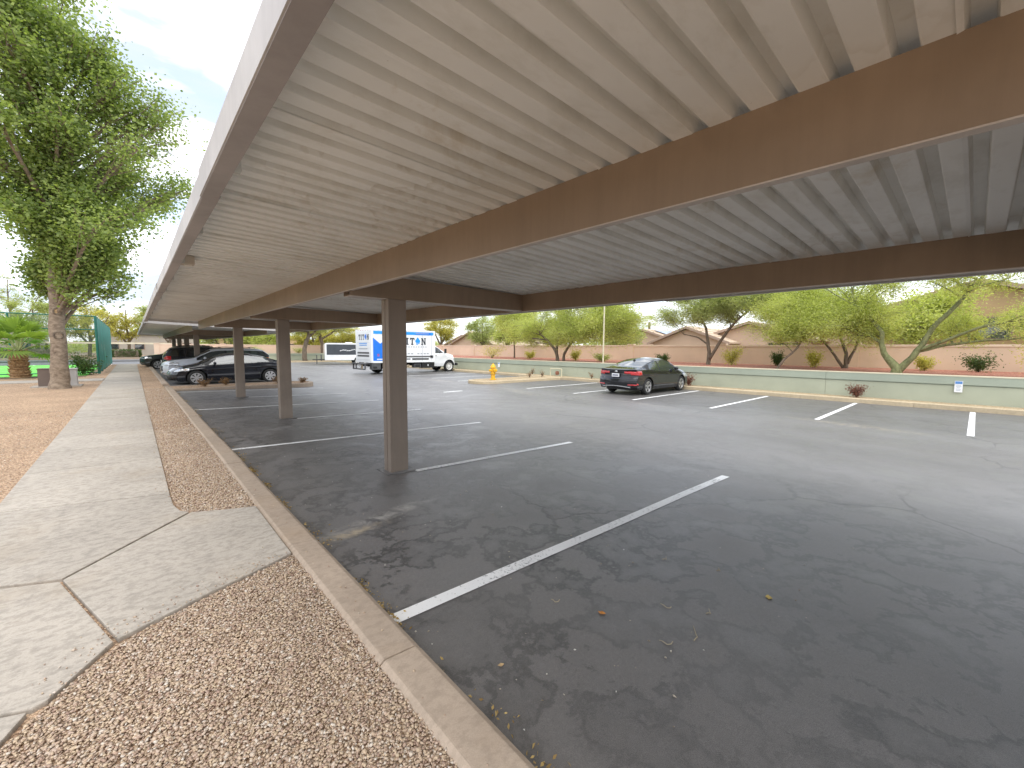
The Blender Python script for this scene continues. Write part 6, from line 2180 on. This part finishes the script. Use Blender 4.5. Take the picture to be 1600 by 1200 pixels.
fe = empty('court_fence', (-1.38, 31.2, 0.14), 0, 'tall green court fence with opaque teal screen along the walk', 'fence')
M['fence_green'] = mat('fence_green', (0.015, 0.13, 0.10), 0.5, 0.15, 5)
M['screen'] = mesh_mat('teal_screen', (0.02, 0.22, 0.175), 0.94)
M['chain'] = mesh_mat('green_mesh', (0.035, 0.13, 0.075), 0.34)
FH = 3.15
for y in np.arange(31.2, 49.3, 3.0):
    MB().tube([(-1.38, y, 0.1), (-1.38, y, FH)], 0.045 if y > 31.3 else 0.06, 10).build('fence_post', M['fence_green'], fe, world=True)
for x in np.arange(-4.38, -24, -3.0):
    MB().tube([(x, 31.2, 0.1), (x, 31.2, FH)], 0.04, 8).build('fence_post', M['fence_green'], fe, world=True)
for z in (FH, 2.45, 0.2):
    MB().tube([(-1.38, 31.2, z), (-24, 31.2, z)], 0.028, 6).build('fence_rail', M['fence_green'], fe, world=True)
    MB().tube([(-1.38, 31.2, z), (-1.38, 49.2, z)], 0.028, 6).build('fence_rail', M['fence_green'], fe, world=True)
for i, y in enumerate(np.arange(31.2, 49.1, 3.0)):
    V, F = [], []
    nx, nz = 10, 6
    for a in range(nx + 1):
        for c in range(nz + 1):
            V.append((-1.33 - 1.38 * 0 + 0.025 * math.sin(a * 1.4 + i) * math.sin(c * 1.1) + 1.38, y + 0.05 + 2.9 * a / nx - 31.2, 0.22 + (FH - 0.30) * c / nz - 0.14))
    for a in range(nx):
        for c in range(nz):
            q = a * (nz + 1) + c
            F.append((q, q + nz + 1, q + nz + 2, q + 1))
    link('screen_panel', np_mesh('screen_panel', V, F, M['screen'], smooth=True), fe)
for i, x in enumerate(np.arange(-1.38, -23, -3.0)):
    V = [(x + 1.38, 0, 0.06), (x + 1.38 - 3.0, 0, 0.06), (x + 1.38 - 3.0, 0, FH - 0.14), (x + 1.38, 0, FH - 0.14)]
    link('mesh_panel', np_mesh('mesh_panel', V, [(0, 1, 2, 3)], M['chain']), fe)

ub = empty('utility_box', (-2.18, 22.1, 0.13), 0, 'squat brown metal utility box behind the pale trunk', 'utility box')
M['box_brown'] = mat('box_brown', (0.135, 0.10, 0.08), 0.6, 0.1, 3)
MB().box(-2.52, -1.86, 21.95, 22.45, 0.13, 0.76).build('cabinet', M['box_brown'], ub, world=True, bevel=0.015)
MB().box(-2.54, -1.84, 21.93, 22.47, 0.76, 0.79).build('lid', M['box_brown'], ub, world=True, bevel=0.01)
MB().box(-2.70, -1.45, 21.75, 22.6, 0.10, 0.165).build('pad', M['concrete'], ub, world=True)
ub2 = empty('utility_box', (-1.68, 22.1, 0.13), 0, 'narrow pale grey utility box right of the pale trunk', 'utility box')
MB().box(-1.80, -1.56, 21.95, 22.35, 0.165, 0.74).build('cabinet', mat('box_grey', (0.42, 0.40, 0.38), 0.6, 0.12, 5), ub2, world=True, bevel=0.015)
MB().box(-1.82, -1.54, 21.93, 22.37, 0.74, 0.78).build('lid', bpy.data.materials['box_grey'], ub2, world=True, bevel=0.008)

# hydrant
hy = empty('fire_hydrant', (14.0, 17.0, -0.03), 0, 'yellow fire hydrant on the tip of the far island', 'hydrant')
M['hydrant'] = mat('hydrant_yellow', (0.72, 0.40, 0.02), 0.4, 0.1, 6)
MB().lathe([(0.001, 0.0), (0.17, 0.0), (0.17, 0.05), (0.115, 0.06), (0.105, 0.30), (0.15, 0.31), (0.15, 0.36), (0.115, 0.37), (0.12, 0.62), (0.155, 0.63), (0.155, 0.67), (0.125, 0.70), (0.10, 0.77), (0.05, 0.81), (0.04, 0.86), (0.001, 0.865)], 24).build('barrel', M['hydrant'], hy, smooth=False)
for k, (a, r_) in enumerate(((0, 0.065), (math.pi, 0.065), (-math.pi / 2, 0.085))):
    b = MB().lathe([(r_ * 0.8, 0.08), (r_ * 0.8, 0.16), (r_ * 1.15, 0.16), (r_ * 1.15, 0.22), (0.03, 0.23), (0.03, 0.27), (0.001, 0.27)], 14, 'x', (0, 0, 0))
    b.v = [(p[0] * math.cos(a) - p[1] * math.sin(a), p[0] * math.sin(a) + p[1] * math.cos(a), p[2] + 0.50) for p in b.v]
    b.build('nozzle', M['hydrant'], hy)
for k in range(8):
    a = k * math.pi / 4
    MB().lathe([(0.001, 0.375), (0.014, 0.375), (0.014, 0.30)], 6, 'z', (0.133 * math.cos(a), 0.133 * math.sin(a), 0)).build('flange_bolt', M['dark_bar'], hy)

# lamp post behind the green wall
lp = empty('lamp_post', (19.9, 14.3, 0.7), 0, 'slim cream lamp post behind the green wall left of the saloon', 'lamp post')
M['lamp_cream'] = mat('lamp_cream', (0.60, 0.56, 0.40), 0.5, 0.05, 3)
MB().lathe([(0.001, 0.0), (0.11, 0.0), (0.11, 0.08), (0.045, 0.10), (0.038, 3.9), (0.001, 3.9)], 14).build('pole', M['lamp_cream'], lp, smooth=False)
MB().box(-0.55, 0.05, -0.11, 0.11, 3.9, 4.02).build('lamp_head', M['lamp_cream'], lp, bevel=0.03)
MB().box(-0.5, -0.1, -0.08, 0.08, 3.885, 3.899).build('lamp_lens', M['plate'], lp)

# utility pipes near the wall
rk = empty('pipe_rack', (18.75, 16.95, -0.02), 0, 'cream pipe frame with rusty valve beside the green wall', 'pipes')
MB().tube([(0, -0.55, 0), (0, -0.55, 0.45), (0, 0.35, 0.45), (0, 0.35, 0)], 0.03, 8).build('pipe_frame', M['lamp_cream'], rk)
MB().lathe([(0.001, 0.08), (0.10, 0.10), (0.12, 0.2), (0.10, 0.3), (0.001, 0.32)], 12, 'z', (0, -0.2, 0)).build('valve', mat('rusty_valve', (0.24, 0.10, 0.06), 0.8, 0.3, 9), rk)

# ------------------------------------------------------------------ litter on the ground
def flat_leaves(n, fx, fy, zf, size):
    C = np.array([(fx(), fy(), 0) for _ in range(n)])
    for i in range(n):
        C[i, 2] = zf(C[i, 0], C[i, 1])
    return C, size


C1 = []
for _ in range(1500):
    y = random.uniform(0.5, 19)
    # drifts of leaf litter gather where the gutter joints hold them
    w = math.sin(y * 2.1) + math.sin(y * 5.3 + 1)
    if w < 0.55 and random.random() > 0.06:
        continue
    x = 1.04 + abs(random.gauss(0, 0.05 + 0.03 * (w > 1.2)))
    C1.append((x, y, zg(x) + 0.006 + abs(random.gauss(0, 0.006)) * (x < 1.12)))
for (cy, n_) in ((2.32, 60), (2.62, 60), (2.12, 25), (4.6, 70), (5.4, 80), (6.2, 110), (6.9, 60)):
    for _ in range(n_):
        x = 1.035 + abs(random.gauss(0, 0.035))
        C1.append((x, random.gauss(cy, 0.07), zg(x) + 0.008 + abs(random.gauss(0, 0.012))))
C1 = np.array(C1)
V, F, T = leaf_cloud(C1, rng.uniform(0.012, 0.032, len(C1)), np.clip(rng.normal(0.6, 0.25, len(C1)), 0, 1), 0.5, 0.0, 0.25)
M['litter'] = leaf_mat('leaf_litter', (0.16, 0.085, 0.03), (0.55, 0.40, 0.16), 0.1)
tag(link('leaf_litter', np_mesh('leaf_litter', V, F, M['litter'], T)), 'brown leaf litter gathered along the foot of the kerb', 'leaf litter', kind='stuff')
# scattered chips and pale pebbles on the asphalt
n = 420
px = 1.1 + np.abs(rng.normal(0, 1.6, n))
py = rng.uniform(0.6, 15, n)
keep = px < 6
px, py = px[keep], py[keep]
P = np.stack([px, py, np.array([zg(x) for x in px]) + 0.003], 1)
tag(scatter_stones('stone_chips', P, rng.uniform(0.003, 0.008, len(P)), stone_mat('chip_stone', [(0, (0.30, 0.24, 0.18)), (0.6, (0.55, 0.48, 0.38)), (1, (0.72, 0.70, 0.66))])), 'pale stone chips scattered over the near asphalt', 'gravel', kind='stuff')
# single leaves and twigs that catch the eye
for k, (x, y, s, a, lab, cc) in enumerate(((2.07, 1.45, 0.05, 0.4, 'orange fallen leaf on the asphalt nearest the kerb', (0.55, 0.22, 0.04)), (1.31, 1.52, 0.035, 1.2, 'pale tan leaf on the asphalt just off the kerb', (0.52, 0.36, 0.18)), (3.08, 0.83, 0.06, 2.0, 'yellow dry sprig on the asphalt in the near right', (0.55, 0.40, 0.10)))):
    b = MB()
    pts = [(0, -0.5), (0.22, -0.25), (0.34, 0.05), (0.15, 0.2), (0.1, 0.5), (-0.12, 0.28), (-0.36, 0.1), (-0.2, -0.22)]
    vs = [(p[0] * s, p[1] * s, 0.004 + 0.25 * s * (p[0] ** 2 + 0.5 * p[1] ** 2)) for p in pts] + [(0, 0, 0.003)]
    n_ = len(pts)
    b.add(vs + [(v[0], v[1], v[2] + 0.0015) for v in vs], [(n_, i, (i + 1) % n_) for i in range(n_)] + [(2 * n_ + 1, (i + 1) % n_ + n_ + 1, i + n_ + 1) for i in range(n_)])
    o = b.build('fallen_leaf', mat('fallen_leaf_%d' % k, cc, 0.7, 0.2, 30), None)
    o.location = (x, y, zg(x))
    o.rotation_euler = (0, 0, a)
    tag(o, lab, 'leaf', 'leaves on the asphalt')
b = MB()
tw = [((2.32, 0.98), 0.13, 0.5), ((2.13, 1.05), 0.08, 2.3), ((2.45, 1.22), 0.07, 1.9), ((1.95, 1.72), 0.06, 2.4), ((3.05, 1.55), 0.06, 0.1), ((2.6, 1.02), 0.06, 0.2), ((3.2, 1.2), 0.05, 0.2)]
for k, ((x, y), l_, a) in enumerate(tw):
    pts = []
    for i in range(6):
        t = i / 5 - 0.5
        pts.append((x + math.cos(a) * l_ * t + 0.012 * math.sin(i * 1.7), y + math.sin(a) * l_ * t + 0.014 * math.cos(i * 1.3), zg(x) + 0.004))
    b.tube(pts, [0.0022, 0.002, 0.002, 0.0018, 0.0016, 0.001], 5)
tag(b.build('twig_litter', mat('dry_twig', (0.48, 0.40, 0.26), 0.8), None), 'short straw coloured twigs strewn on the near asphalt', 'twigs', kind='stuff')
